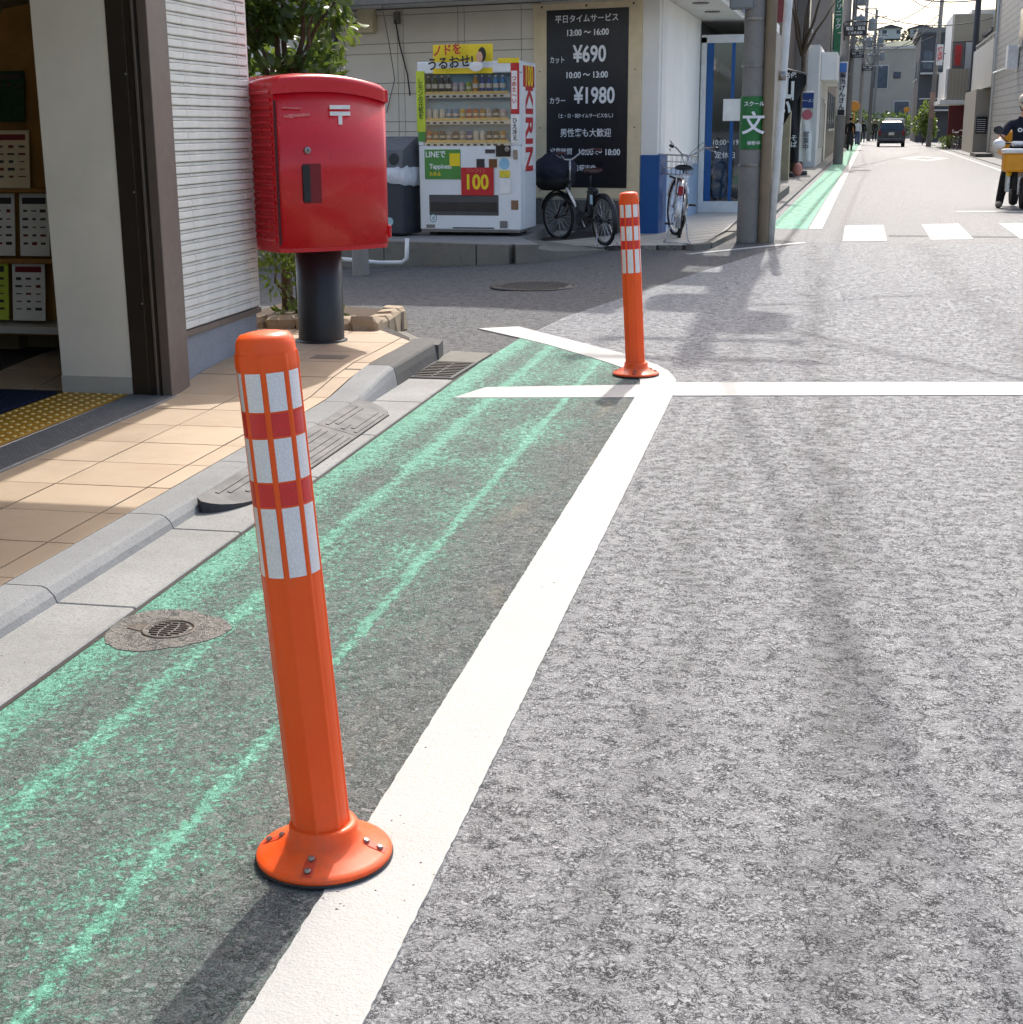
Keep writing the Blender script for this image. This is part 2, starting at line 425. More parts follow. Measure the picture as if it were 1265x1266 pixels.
def kerb_stone(a, b, mat, jit=0):
    m_ = MB(); n = 6 if zp(a) != zp(b) else 1; rings = []
    for i in range(n+1):
        y = a + (b-a)*i/n; z = zp(y) + .004
        prof = [(-2.175, -.02), (-2.012, -.02), (-2.014, .012), (-2.022, z*.55), (-2.032, z-.016), (-2.042, z-.006), (-2.058, z), (-2.172, z), (-2.175, z-.004)]
        rings.append([(p[0]+jit*random.uniform(-1, 1), y, p[1]) for p in prof])
    k = len(prof); vs = [v for r_ in rings for v in r_]; m_.smooth = True
    m_.add(vs, [(i*k+j, i*k+(j+1) % k, (i+1)*k+(j+1) % k, (i+1)*k+j) for i in range(n) for j in range(k)])
    m_.smooth = False; m_.add(rings[0], [tuple(range(k))[::-1]]); m_.add(rings[-1], [tuple(range(k))])
    o = m_.build('kerb_stone', mat, kerb)
    md = o.data; md.polygons.foreach_set('use_smooth', [False]*len(md.polygons))
    return o
for a, b in zip(jy, jy[1:]):
    if b < 6.4: kerb_stone(a+.003, b-.003, M_KERB)
kerb_stone(5.913, 6.395, M_KERB); kerb_stone(6.401, 7.12, M_KERB); kerb_stone(7.128, 7.98, M_KERBDARK)
MB().prism([(-2.2, 7.99), (-2.01, 7.99), (-2.03, 8.18), (-2.16, 8.27), (-2.22, 8.2)], -.02, .10).build('kerb_stone', M_KERBDARK, kerb, label='broken dark end stone of the kerb')
MB().prism([(-2.24, 8.22), (-2.18, 8.28), (-2.38, 8.62), (-2.47, 8.58)], -.02, .085).build('kerb_stone', M_MOSSY, kerb)
def tile_material():
    t = NT('beige_tile'); oi = t.new('ShaderNodeObjectInfo').outputs['Random']
    b = t.mix(oi, (.40, .285, .185), (.51, .385, .26))
    col = t.mix(t.mr(t.noise(4, 6, .65, dist=.5), .35, .7), b, t.mix(.5, b, (.55, .44, .31)))
    col = t.mix(t.mr(t.noise(200, 3, .7), .36, .48, .3, 0), col, (.36, .24, .14))
    col = t.mix(t.mr(t.noise(1.6, 5, .7), .48, .72, 0, .55), col, (.34, .25, .17))
    return t.out(col, .62, t.bump(t.noise(220, 3), .2, .003), spec=.4)
M_TILE = tile_material()
pav = tag(thing('pavement', None, None), kind='structure')
def zpav(x, y): return zp(y)
bp = MB()
yy = [-6, 0, 3, 6.3] + [6.35+.1*i for i in range(9)] + [7.3, 8.02]
for a, b in zip(yy, yy[1:]):
    bp.prism([(-7, a), (-2.176, a), (-2.176, b), (-7, b)], -.1, lambda x, y: zp(y)-.006)
bp.prism([(-7, 8.02), (-2.2, 8.02), (-2.24, 8.2), (-2.45, 8.55), (-2.75, 8.75), (-7, 9.0)], -.1, .109)
bp.build('mortar_bed', M_JOINT, pav)
TP = .36
colx = [-2.18, -2.272, -2.632, -2.992, -3.352, -3.712, -4.072]
def clip_tile(x0, x1, y0, y1):
    poly = [(x0, y0), (x1, y0), (x1, y1), (x0, y1)]
    # far corner of the pavement: cut along a slanted line
    A_, B_ = Vector((-2.19, 8.02)), Vector((-2.62, 8.62))
    d = B_-A_; nrm = Vector((d.y, -d.x))
    out = []
    for i in range(4):
        p, q = Vector(poly[i]), Vector(poly[(i+1) % 4]); sp, sq = (p-A_).dot(nrm), (q-A_).dot(nrm)
        if sp <= 0: out.append(p)
        if sp*sq < 0: out.append(p + (q-p)*(sp/(sp-sq)))
    return [(v.x, v.y) for v in out]
y0 = 4.33 - TP*26
for r_ in range(38):
    for c_ in range(len(colx)-1):
        a, b = y0 + r_*TP, y0 + (r_+1)*TP; x1, x0 = colx[c_], colx[c_+1]
        if a > 8.5 or b < -1: continue
        if x1 < -2.9 and (a < 6.3): continue
        poly = clip_tile(x0+.0035, x1-.0035, a+.0035, b-.0035)
        if len(poly) < 3: continue
        dz = random.uniform(-.0008, .0008)
        m_ = MB(); m_.prism(poly, lambda x, y: zp(y)-.03, lambda x, y: zp(y)+dz)
        m_.build('tile', M_TILE, pav)
MB().bx(-2.55, -2.36, 7.3, 7.42, .08, .118, .002).build('utility_lid', pm('lid_grey', (120, 108, 95), .6, bump=.3), pav)

# ---------------------------------------------------------------- delineator posts
M_ORANGE = NT('orange_plastic')
def _orange():
    t = M_ORANGE; X, Y, Z = t.xyz()
    c = t.mix(t.mr(t.noise(6, 4), .3, .7), (1.0, .098, .006), (1.0, .118, .009))
    sc = t.mr(t.noise(60, 6, .8, vec=t.mapped((1, 1, .5)), dist=.6), .66, .72)
    c = t.mix(t.math('MULTIPLY', sc, .6), c, (.45, .02, .004))
    c = t.mix(t.mr(t.noise(9, 6, .7, dist=.5), .58, .8, 0, .25), c, (.40, .10, .04))
    low = t.math('MULTIPLY', t.mr(Z, .0, .16, 1, 0), t.mr(t.noise(22, 5, .7), .38, .66))
    c = t.mix(t.math('MULTIPLY', low, .45), c, (.30, .10, .05))
    return t.out(c, t.mr(t.noise(30, 4), .3, .7, .32, .5), t.bump(t.noise(90, 3), .06, .003), spec=.45, Subsurface_Weight=.25, Subsurface_Radius=(.03, .008, .003), Subsurface_Scale=.6)
M_ORANGE = _orange()
def sheeting(name, a, b):
    t = NT(name)
    n = t.new('ShaderNodeNewGeometry')
    v = t.voro(150, 'DISTANCE_TO_EDGE', vec=t.mapped((1, 1, .8)))
    c = t.mix(t.mr(v, .0, .12, 1, 0), a, b)
    c = t.mix(t.mr(t.noise(9, 5, .7), .55, .75, 0, .3), c, tuple(q*.7 for q in a))
    return t.out(c, .33, None, spec=.6, Coat_Weight=.35, Coat_Roughness=.15)
M_RWHITE = sheeting('white_sheeting', (.86, .82, .79), (.74, .70, .68)); M_RRED = sheeting('red_sheeting', (.74, .016, .016), (.64, .012, .012))
M_STEEL = pm('steel', (150, 148, 145), .35, metal=.9, dirt=.4, scale=40); M_BLACKRUB = pm('black_rubber', (38, 38, 40), .6, bump=.2)
SEG = 128
def post_radius(k, r):     # eight panels parted by raised ribs
    a = (k/SEG*8) % 1
    d = abs(a-.5)*2       # 1 at rib
    return r*(1 - .018*(1-d)**.8*1) + (.0022 if d > .76 else 0)
def ring_mesh(mb, prof, rib=True, k0=0, k1=SEG):
    vs, fs = [], []; n = k1-k0+1
    for r, z in prof:
        for k in range(k0, k1+1):
            a = 2*math.pi*k/SEG; rr = post_radius(k, r) if rib else r
            vs.append((rr*math.cos(a), rr*math.sin(a), z))
    for i in range(len(prof)-1):
        for k in range(n-1): fs.append((i*n+k, i*n+k+1, (i+1)*n+k+1, (i+1)*n+k))
    mb.smooth = True; mb.add(vs, fs); mb.smooth = False
def make_bollard(label, loc, lean, rz):
    t = thing('delineator_post', label, 'bollard', loc, group='orange delineator posts on the edge line')
    ax = thing('post_body', None, None); bpy.data.objects.remove(ax)
    b = MB(); RB = .0515
    ring_mesh(b, [(RB*1.06, .04), (RB*1.02, .056), (RB, .09), (RB, .3), (RB, .6), (RB, .907), (RB*1.015, .910), (RB*1.02, .918), (RB*1.0, .935)])
    ring_mesh(b, [(RB*.985, .935), (RB*.97, .948), (RB*.92, .958), (RB*.80, .9655), (RB*.5, .969), (.002, .970)], rib=False)
    ring_mesh(b, [(RB*1.0, .935), (RB*.985, .935)], rib=False)
    body = b.build('pole', M_ORANGE, t, rot=(0, lean, 0))
    body.rotation_euler = (0, lean, rz)
    Mrot = Matrix.Rotation(lean, 4, 'Y') @ Matrix.Rotation(rz, 4, 'Z')
    body.matrix_local = Mrot
    for z0, z1, mt, nm in ((.551, .674, M_RWHITE, 'white_reflector'), (.677, .717, M_RRED, 'red_reflector'), (.720, .794, M_RWHITE, 'white_reflector'), (.797, .837, M_RRED, 'red_reflector'), (.840, .905, M_RWHITE, 'white_reflector')):
        for q in range(8):
            s_ = MB(); k0 = q*16+2; vs = []
            for z in (z0, z1):
                for k in range(k0, k0+13):
                    a = 2*math.pi*k/SEG; rr = post_radius(k, RB)+.0007
                    if k in (k0, k0+12): rr = post_radius(k0+1, RB)+.0007
                    vs.append((rr*math.cos(a), rr*math.sin(a), z))
            s_.smooth = True; s_.add(vs, [(k, k+1, k+14, k+13) for k in range(12)])
            s_.build(nm, mt, body)
    f = MB()
    f.lathe([(.118, .0), (.124, .003), (.1245, .008), (.122, .0115), (.112, .0155), (.088, .025), (.071, .035), (.0635, .043), (.0625, .062), (.060, .066), (.053, .067)], 64)
    fl = f.build('base_flange', M_ORANGE, t, loc=(0, 0, .006))
    f = MB(); f.lathe([(.1262, .0), (.1262, .003), (.12, .004)], 48); f.build('base_seal', M_BLACKRUB, fl, loc=(0, 0, -.001))
    for q in range(4):
        a = R(90*q + 62 - 150); M_ = Matrix.Rotation(a, 4, 'Z')
        rc = MB(); tilt = Matrix.Rotation(R(23), 4, 'Y')
        rc.box((0, 0, 0), (.052, .022, .006), .002, tilt)
        o = rc.build('bolt_recess', pm('orange_shade', (205, 66, 30), .5, dirt=.6, scale=30), fl); o.matrix_local = M_ @ Matrix.Translation((.092, 0, .0215))
        for rr, zz in ((.079, .0295), (.104, .0185)):
            bt = MB(); bt.lathe([(.0065, -.002), (.0065, .0045), (.005, .0065), (.001, .007)], 6, smooth=False)
            bo = bt.build('bolt', M_STEEL, fl); bo.matrix_local = M_ @ Matrix.Translation((rr, 0, zz)) @ Matrix.Rotation(R(20), 4, 'Y')
    return t
make_bollard('near orange plastic post with red and white reflective bands, in front of the mailbox', (-.809, 2.285, .006), R(-4.0), R(11))
make_bollard('far orange plastic post with reflective bands at the bend of the white line', (-.84, 7.69, .006), R(-3.2), R(24))

# ---------------------------------------------------------------- plastic kerb ramp
M_RAMP = pm('grey_ramp_plastic', (50, 51, 55), .6, var=.15, scale=5, bump=.25, bscale=160, dirt=.3)
ramp = thing('kerb_ramp', 'dark grey plastic kerb ramp lying in the gutter behind the near orange post', 'ramp')
def ramp_z(x): return .016 + .045*max(0, min(1, (-1.845-x)/.18))**1.0
def ramp_section(poly, name='ramp_section'):
    b = MB(); b.prism(poly, .0125, lambda x, y: ramp_z(x)); return b.build(name, M_RAMP, ramp)
a_ = [(-2.025, 5.05), (-2.025, 4.56), (-2.0, 4.535)] + [(-2.0+.155*math.sin(R(90*i/8)), 4.535+.36*(1-math.cos(R(90*i/8)))) for i in range(1, 9)] + [(-1.845, 5.05)]
ramp_section(a_)
mid = ramp_section([(-2.025, 5.055), (-1.845, 5.055), (-1.845, 5.86), (-2.025, 5.86)])
ramp_section([(-2.025, 5.865), (-1.845, 5.865), (-1.845, 6.33), (-1.86, 6.40), (-1.9, 6.455), (-1.97, 6.485), (-2.025, 6.49)])
for y0_, y1_ in ((5.1, 5.8), (5.9, 6.33), (4.78, 5.02)):
    for k, (xa, xb) in enumerate(((-2.0, -1.985), (-1.972, -1.957), (-1.93, -1.915), (-1.9, -1.885), (-1.872, -1.858))):
        if k == 2 and y0_ == 5.9: ya, yb = y0_, 6.0
        else: ya, yb = y0_ + (.05 if k % 2 else 0), y1_
        if y0_ == 4.78: ya = 4.66 + (xa+2.0)*1.5
        MB().prism([(xa, ya), (xb, ya), (xb, yb), (xa, yb)], lambda x, y: ramp_z(x)-.002, lambda x, y: ramp_z(x)+.003).build('tread_ridge', M_RAMP, ramp)
e_ = MB(); e_.prism([(-1.845, 4.90), (-1.838, 4.90), (-1.838, 6.34), (-1.845, 6.33)], .0125, .0185); e_.build('rubber_lip', M_BLACKRUB, ramp)

# ---------------------------------------------------------------- manholes and drain grate
M_IRON = pm('cast_iron', (78, 74, 70), .5, var=.2, scale=30, bump=.3, metal=.55, dirt=.4); M_IRONRUST = pm('cast_iron_rusty', (84, 76, 68), .6, var=.3, scale=30, bump=.5, metal=.35, dirt=.5)
M_PATCH = road_material('cement_patch', .06, .33, (1, .93, .80), wear=False, fine=.9)
mh = thing('small_manhole', 'small round iron valve cover set in a cement patch in the green lane', 'manhole', (-1.625, 3.40, 0))
pt = []
for k in range(36):
    a = 2*math.pi*k/36; r_ = .155 + .012*math.sin(3*a+1) + random.uniform(-.005, .005); pt.append((r_*1.04*math.cos(a), r_*1.05*math.sin(a)))
MB().prism(pt, .002, .0068).build('cement_patch', M_PATCH, mh)
b = MB(); b.lathe([(.074, .0), (.074, .0125), (.071, .0155), (.064, .0155), (.0635, .012), (.001, .012)], 36); cv = b.build('iron_cover', M_IRONRUST, mh, loc=(.01, 0, -.0055))
for i in range(-3, 4):
    l_ = math.sqrt(max(0, .058**2-(i*.0155)**2))
    b = MB()
    for q in (-1, 0, 1):
        if l_ > .03 or q == 0: b.box((q*l_*.62, i*.0155, .0135), (l_*.5, .007, .005), .0015)
    b.build('cover_ridge', M_IRONRUST, cv)
b = MB(); b.prism([(-.115, -.012), (-.07, -.03), (-.07, .03), (-.115, .016)], .0, .0145); b.build('hinge_tab', M_IRONRUST, cv)

mh2 = thing('large_manhole', 'large round iron sewer cover in the side street in front of the vending machine', 'manhole', (-2.2, 12.1, zg(-2.2, 12.1)))
b = MB(); b.lathe([(.37, .0), (.37, .0085), (.335, .0085), (.333, .005), (.328, .005), (.326, .0085), (.001, .0085)], 48); cv = b.build('iron_cover', M_IRON, mh2)
for i in range(-7, 8):
    l_ = math.sqrt(.31**2-(i*.042)**2); b = MB(); n_ = int(l_/.045)
    for k in range(-n_, n_+1):
        b.box((k*.042+(.021 if i % 2 else 0), i*.042, .010), (.026, .026, .006), .002)
    b.build('tread_row', M_IRON, cv)
dg = thing('drain_grate', 'small black iron drain grate beside the end of the kerb', 'grate', (-1.905, 7.655, .010), R(-2))
MB().bx(-.125, .125, -.27, .27, -.04, -.02).build('pit_bottom', pm('pit_black', (18, 17, 16), .9), dg)
fr = MB()
for c, d in (((-.118, 0, -.008), (.022, .56, .03)), ((.118, 0, -.008), (.022, .56, .03)), ((0, -.272, -.008), (.215, .02, .03)), ((0, .272, -.008), (.215, .02, .03))): fr.box(c, d, .002)
fr.build('grate_frame', M_KERBDARK, dg)
for i in range(10): MB().box((0, -.24+.053*i, -.003), (.212, .019, .02), .002).build('bar', M_IRON, dg)
MB().box((0, 0, -.004), (.016, .52, .016), .002).build('cross_bar', M_IRON, dg)

# ---------------------------------------------------------------- post box
M_RED = NT('red_enamel')
def _red():
    t = M_RED
    c = t.mix(t.mr(t.noise(3, 5, .6), .3, .7), (.60, .002, .009), (.64, .003, .012))
    c = t.mix(t.mr(t.noise(2.2, 6, .75, vec=t.mapped((3, 3, .5)), dist=.6), .58, .8, 0, .12), c, (.60, .06, .06))
    return t.out(c, t.mr(t.noise(8, 4), .3, .7, .24, .36), t.bump(t.noise(2.0, 1), .02, .03), spec=.5, Coat_Weight=.2, Coat_Roughness=.1)
M_RED = _red(); M_WHITE = pm('white_paint', (235, 234, 230), .5); M_DARK = pm('near_black', (28, 28, 30), .5)
M_POSTBLK = pm('black_painted_steel', (33, 33, 36), .42, dirt=.25)
pb = thing('post_box', 'large red steel post box on a thick black pillar beside the tiled pavement', 'post box', (-2.70, 7.96, .115), R(45-0))
# local: -y is the collecting side, x to the right
def pb_outline(gr=0., bulge=.06, hw=.345, dp=.23, n=20):
    pts = []
    for i in range(n+1):          # convex front
        u = -1 + 2*i/n; pts.append((u*(hw+gr), -(dp+gr) - bulge*(1-u*u)))
    r_ = .05
    pts[-1] = (hw+gr-.012, -(dp+gr)+.0); pts += [(hw+gr, -(dp+gr)+.03)]
    for i in range(n+1):
        u = 1 - 2*i/n; pts.append((u*(hw+gr), (dp+gr) + bulge*(1-u*u)))
    return pts
def crown(x): return -.05*(max(0, x+.1)/.42)**2 - .01*(max(0, -.1-x)/.22)**2
Z0, Z1 = .545, 1.385
b = MB(); b.prism(pb_outline(), Z0+.012, lambda x, y: Z1 - .005 + crown(x)*.9); body = b.build('body', M_RED, pb)
for p in body.data.polygons: p.use_smooth = abs(p.normal.z) < .5 and len(p.vertices) == 4 and abs(p.normal.x) < .8
b = MB(); b.prism(pb_outline(-.006), Z0-.012, Z0+.011); b.build('bottom_rim', M_RED, pb)
# lid: domed from front to back
lid_o = pb_outline(.003)
b = MB(); vs = []; n = len(lid_o)
rows = [(1.0, -.006, 1), (1.0, .055, 1), (.985, .068, 1), (.93, .082, 1), (.75, .090, 1), (.45, .094, 1), (.0, .095, 1)]
for sc_, dz, k in rows:
    for x, y in lid_o: vs.append((x*(sc_ if sc_ > .9 else sc_*.98), y*sc_, Z1 + dz + crown(x*sc_)))
fs = [(i*n+j, i*n+(j+1) % n, (i+1)*n+(j+1) % n, (i+1)*n+j) for i in range(len(rows)-1) for j in range(n)]
b.add(vs, fs); b.smooth = False; lid = b.build('lid', M_RED, pb)
for p in lid.data.polygons: p.use_smooth = p.normal.z > .3
sd = MB()
for i in range(21):
    z = Z0 + .06 + i*.0385
    MB().box((-.349, 0.01, z), (.012, .42, .022), .005).build('side_rib', M_RED, body)
gp = pm('gap_dark_red', (70, 6, 10), .7)
MB().bx(-.349, -.337, -.245, -.238, Z0+.03, Z1-.05).build('door_gap', gp, body)
def on_front(x, off=.0): return -(.23 + .06*(1-(x/.345)**2)) - off
def plate(xc, zc, w_, h_, th, name, mat, par, off=0.):
    sl = (on_front(xc+.01)-on_front(xc-.01))/.02
    o = MB().box((0, 0, 0), (w_, th, h_), min(th, w_)*.2).build(name, mat, par); o.location = (xc, on_front(xc, off), zc); o.rotation_euler = (0, 0, math.atan(sl)); return o
rc_ = plate(-.155, .98-.08, .10, .21, .006, 'handle_recess', pm('recess_red', (120, 5, 14), .5), body)
plate(-.19, .98-.08, .042, .195, .016, 'handle', M_DARK, body, .004)
b = MB(); b.lathe([(.019, 0), (.019, .012), (.016, .014), (.001, .014)], 20); lk = b.build('lock', M_STEEL, body); lk.location = (-.178, on_front(-.178)+.003, 1.075); lk.rotation_euler = (R(90), 0, 0)
MB().box((0, 0, .0145), (.006, .016, .002)).build('keyhole', M_DARK, lk)
for xc, zc, w_, h_ in ((.02, 1.300, .125, .021), (.02, 1.266, .125, .021), (.02, 1.234, .023, .05)): plate(xc, zc, w_, h_, .004, 'postal_mark', M_WHITE, body, .002)
M_SCR = pm('scratched_paint', (214, 112, 112), .6, var=.3, scale=60)
for xc, zc, w_, h_, a in ((-.25, 1.295, .10, .008, 3), (-.215, 1.258, .12, .016, -3), (-.27, 1.25, .05, .012, 8)):
    o = plate(xc, zc, w_, h_, .002, 'scratch', M_SCR, body, .0008); o.rotation_euler.y = R(a)
for zc in (1.36, .62): MB().box((.345, -.215, zc), (.02, .03, .07), .004).build('hinge', M_RED, body)
b = MB(); b.lathe([(.132, 0), (.132, Z0+.0), (.12, Z0+.005)], 40); b.build('pillar', M_POSTBLK, pb)
b = MB(); b.lathe([(.15, 0), (.15, .006), (.134, .012)], 40); b.build('foot_flange', M_POSTBLK, pb)

# loose grit swept against the gutter and the base of the near post
gr = MB(); rg = random.Random(77)
for k in range(420):
    if k < 90: a = rg.uniform(0, 6.28); q = rg.gauss(.17, .05); x, y = -.809+q*math.cos(a), 2.285+q*math.sin(a)
    elif k < 300: x, y = -1.765+abs(rg.gauss(0, .03)), rg.uniform(2.2, 8)
    else: x, y = rg.uniform(-2.0, .9), rg.uniform(1.8, 6)
    s_ = rg.uniform(.0012, .0034); r3 = Matrix.Rotation(rg.uniform(0, 6), 4, (rg.random(), rg.random(), rg.random()+.1))
    z0 = .0135 if x < -1.78 else .006
    gr.add([(x+s_*v.x*rg.uniform(.7, 1.5), y+s_*v.y, z0+s_*.6+s_*v.z*.7) for v in (r3 @ Vector(p) for p in ((1, 0, 0), (-1, 0, 0), (0, 1, 0), (0, -1, 0), (0, 0, 1), (0, 0, -1)))], [(0, 2, 4), (2, 1, 4), (1, 3, 4), (3, 0, 4), (2, 0, 5), (1, 2, 5), (3, 1, 5), (0, 3, 5)])
gr.build('grit', pm('grit_grey', (150, 144, 134), .9, var=.4, scale=60), kind='stuff', label='loose grey grit on the road and gutter', cat='grit')

# ---------------------------------------------------------------- post office on the left
M_PLASTER = pm('cream_plaster', (238, 232, 216), .75, var=.05, scale=3, bump=.25, bscale=160, dirt=.08); M_BASEB = pm('skirting_grey', (190, 187, 176), .7, var=.06)
M_BRONZE = pm('dark_bronze_aluminium', (72, 64, 56), .38, var=.06, metal=.5); M_BRONZE2 = pm('brown_aluminium', (122, 110, 102), .42, var=.06, metal=.4)
M_SIDING = pm('white_split_face', (228, 224, 214), .75, var=.07, scale=14, bump=.5, bscale=60, dirt=.14); M_SIDEGAP = pm('siding_gap', (128, 122, 115), .9)
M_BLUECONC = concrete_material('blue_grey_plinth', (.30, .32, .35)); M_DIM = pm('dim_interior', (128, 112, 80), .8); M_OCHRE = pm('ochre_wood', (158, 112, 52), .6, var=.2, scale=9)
po = thing('post_office', 'cream and white siding post office entrance with dark bronze door frame', 'building')
MB().bx(-3.52, -3.152, 6.43, 6.60, .142, 2.6).build('entrance_wall', M_PLASTER, po)
MB().bx(-3.523, -3.152, 6.426, 6.60, .05, .142).build('skirting', M_BASEB, po)
fr = MB().bx(-3.150, -3.062, 6.425, 6.62, .05, 2.6, .002).build('door_frame', M_BRONZE, po)
MB().bx(-3.061, -3.022, 6.432, 6.62, .05, 2.6).build('frame_strip', M_BRONZE, fr)
MB().bx(-3.021, -3.008, 6.412, 6.62, .05, 2.6, .002).build('frame_strip', M_BRONZE2, fr)
MB().bx(-3.007, -2.988, 6.428, 6.62, .05, 2.6).build('frame_strip', M_BRONZE, fr)
MB().bx(-2.987, -2.938, 6.405, 6.62, .05, 2.6, .003).build('corner_post', M_BRONZE2, po)
for z in (.5, 1.02, 1.55): MB().ball((-3.07, 6.424, z), .006, 8, 5).build('rivet', M_STEEL, fr)
MB().bx(-3.4, -3.0, 6.61, 7.72, .33, 2.55).build('siding_backing', M_SIDEGAP, po)
MB().bx(-3.4, -2.992, 6.622, 7.70, .0, .3).build('plinth', M_BLUECONC, po)
MB().bx(-3.0, -2.97, 6.622, 7.73, .303, .332, .003).build('sill_trim', M_BRONZE2, po)
rr_ = random.Random(4)
def course_mesh(y0_, y1_, seed):
    r_ = random.Random(seed); b_ = MB(); n_ = max(2, int((y1_-y0_)/.09))
    def strip(za, zb, pr):
        # slightly uneven split face
        ys_ = [y0_+(y1_-y0_)*i/n_ for i in range(n_+1)]
        pf = [(0, za), (pr*.85, za+.002), (pr, za+.006), (pr*.92, zb-.004), (pr*.6, zb), (0, zb)]
        vs_ = []
        for y in ys_:
            j = r_.uniform(-.002, .002); jz = r_.uniform(-.0012, .0012)
            vs_ += [(p+(j if 0 < i < 5 else 0), y, z+(jz if 0 < i < 5 else 0)) for i, (p, z) in enumerate(pf)]
        b_.add(vs_, [(i*6+k, (i+1)*6+k, (i+1)*6+k+1, i*6+k+1)[::-1] for i in range(n_) for k in range(5)])
        b_.add(vs_[:6], [tuple(range(6))]); b_.add(vs_[-6:], [tuple(range(6))[::-1]])
    strip(.0015, .036, .017); strip(.037, .0525, .009)
    return b_.mesh('siding_course', M_SIDING)
cols_ = ((6.625, 6.885), (6.889, 7.60), (7.604, 7.735))
cm = {(k, v): course_mesh(*cols_[k], k*10+v) for k in range(3) for v in range(4)}
for i in range(41):
    z = .335 + i*.054
    for k in range(3): link('siding_course', cm[k, rr_.randrange(4)], po, loc=(-2.999, 0, z))
MB().bx(-3.4, -2.99, 7.735, 7.76, .33, 2.55).build('end_trim', M_SIDING, po)
MB().bx(-7, -2.84, 6.72, 8.45, 2.56, 2.85).build('eave', M_BRONZE2, po)
MB().bx(-7.2, -2.18, -3, 6.73, 2.62, 2.86).build('canopy', M_PLASTER, po)
MB().bx(-8, -2.95, -3, 7.75, 2.87, 6.5).build('upper_wall', M_PLASTER, po)
# interior
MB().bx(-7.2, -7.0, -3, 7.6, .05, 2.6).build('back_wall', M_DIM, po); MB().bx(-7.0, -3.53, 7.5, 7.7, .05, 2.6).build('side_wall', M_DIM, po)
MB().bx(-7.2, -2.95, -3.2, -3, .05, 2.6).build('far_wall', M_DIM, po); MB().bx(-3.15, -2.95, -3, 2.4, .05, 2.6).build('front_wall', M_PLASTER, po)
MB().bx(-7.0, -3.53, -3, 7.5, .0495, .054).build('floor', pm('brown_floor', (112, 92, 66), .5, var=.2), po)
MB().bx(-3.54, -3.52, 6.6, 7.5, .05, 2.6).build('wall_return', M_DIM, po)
MB().bx(-4.55, -4.30, 7.40, 7.5, .05, 2.6).build('pillar', M_DIM, po)
# tactile paving, mat, threshold grate
M_TACT = pm('yellow_tactile', (176, 128, 24), .55, var=.12, scale=8, dirt=.25); M_DOME = pm('dome_worn', (214, 190, 120), .5)
for k in range(7):
    tp = thing('tactile_tile', f'{["first", "second", "third", "fourth", "fifth", "sixth", "seventh"][k]} yellow dotted tactile tile counted from the cream entrance wall', 'tactile tile', (-3.345, 6.42-.175-.35*k, .054), group='yellow tactile tiles inside the door')
    MB().box((0, 0, .004), (.345, .345, .008), .002).build('slab', M_TACT, tp)
    for i in range(6):
        for j in range(6):
            if k < 5:
                if i == j == k == 0:
                    dm_ = MB().lathe([(.012, 0), (.011, .003), (.007, .0048), (.001, .005)], 10).mesh('dome', M_DOME)
                link('dome', dm_, tp, loc=(-.145+.058*i, -.145+.058*j, .008))
M_MAT = NT('navy_loop_mat')
_t = M_MAT; M_MAT = _t.out(_t.mix(_t.mr(_t.noise(90, 4, .7), .35, .65), (.008, .012, .03), (.05, .065, .12)), .95, _t.bump(_t.noise(120, 4, .7), 1, .02), spec=.1)
dmat = MB().box((-4.05, 5.35, .062), (1.03, 2.1, .016), .005).build('door_mat', M_MAT, label='navy loop pile door mat beside the yellow tactile tiles', cat='mat')
gt = thing('threshold_grate', 'long dark grey drain grate across the post office doorway', 'grate', (-3.035, 5.2, .0505))
MB().box((0, 0, .003), (.225, 2.42, .006)).build('channel', M_DARK, gt)
M_GRATE = pm('grate_steel', (128, 128, 128), .5, metal=.3, dirt=.4, scale=20)
b = MB()
for i in range(14): b.box((-.1+.0154*i, 0, .010), (.0055, 2.40, .008))
b.build('bearing_bars', M_GRATE, gt, kind='stuff'); b = MB()
for i in range(110): b.box((0, -1.19+.0218*i, .0095), (.208, .005, .0075))
b.build('cross_bars', M_GRATE, gt, kind='stuff')
for sx in (-.112, .112): MB().box((sx, 0, .008), (.012, 2.42, .014), .002).build('edge_rail', M_STEEL if sx < 0 else M_GRATE, gt)
# leaflet rack
rk = thing('leaflet_rack', 'wooden rack of leaflets standing inside the dark post office', 'rack', (-4.12, 7.22, .055))
pk = [(-.62, -.02)] + [(-.62+.0, .2)]
b = MB(); prof = [(-.5, 0)]
out_ = [(-.36, .15), (.5, .15), (.5, 1.95), (-.02, 1.86), (-.10, 1.74), (-.2, 1.3), (-.30, .8)]
b.extr([(x, z) for x, z in out_], 'y', .06, .10); b.build('back_board', M_OCHRE, rk)
MB().bx(-.45, .55, -.22, .07, .20, .24, .005).build('bottom_shelf', M_BASEB, rk)
MB().bx(-.45, .55, -.10, .06, .56, .585, .003).build('shelf', M_OCHRE, rk); MB().bx(-.35, .55, -.08, .06, .93, .95, .003).build('shelf', M_OCHRE, rk)
for sx in (-.3, .4): MB().bx(sx, sx+.05, -.02, .06, 0, .2).build('foot', M_OCHRE, rk)
def print_mat(name, base, inks, scale=(60, 60, 110), th=.5):
    t = NT(name); c = base
    for i, (ink, s_, a, bnd) in enumerate(inks):
        n_ = t.noise(s_, 2, .4, vec=t.mapped(scale, (i*3.1, i*1.7, i)))
        c = t.mix(t.mr(n_, a, a+.02), c, ink)
    return t.out(c, .5, spec=.3)
P1 = print_mat('leaflet_white_print', (.60, .60, .58), [((.05, .05, .06), 1.0, .58, 0), ((.35, .02, .03), .8, .66, 0)])
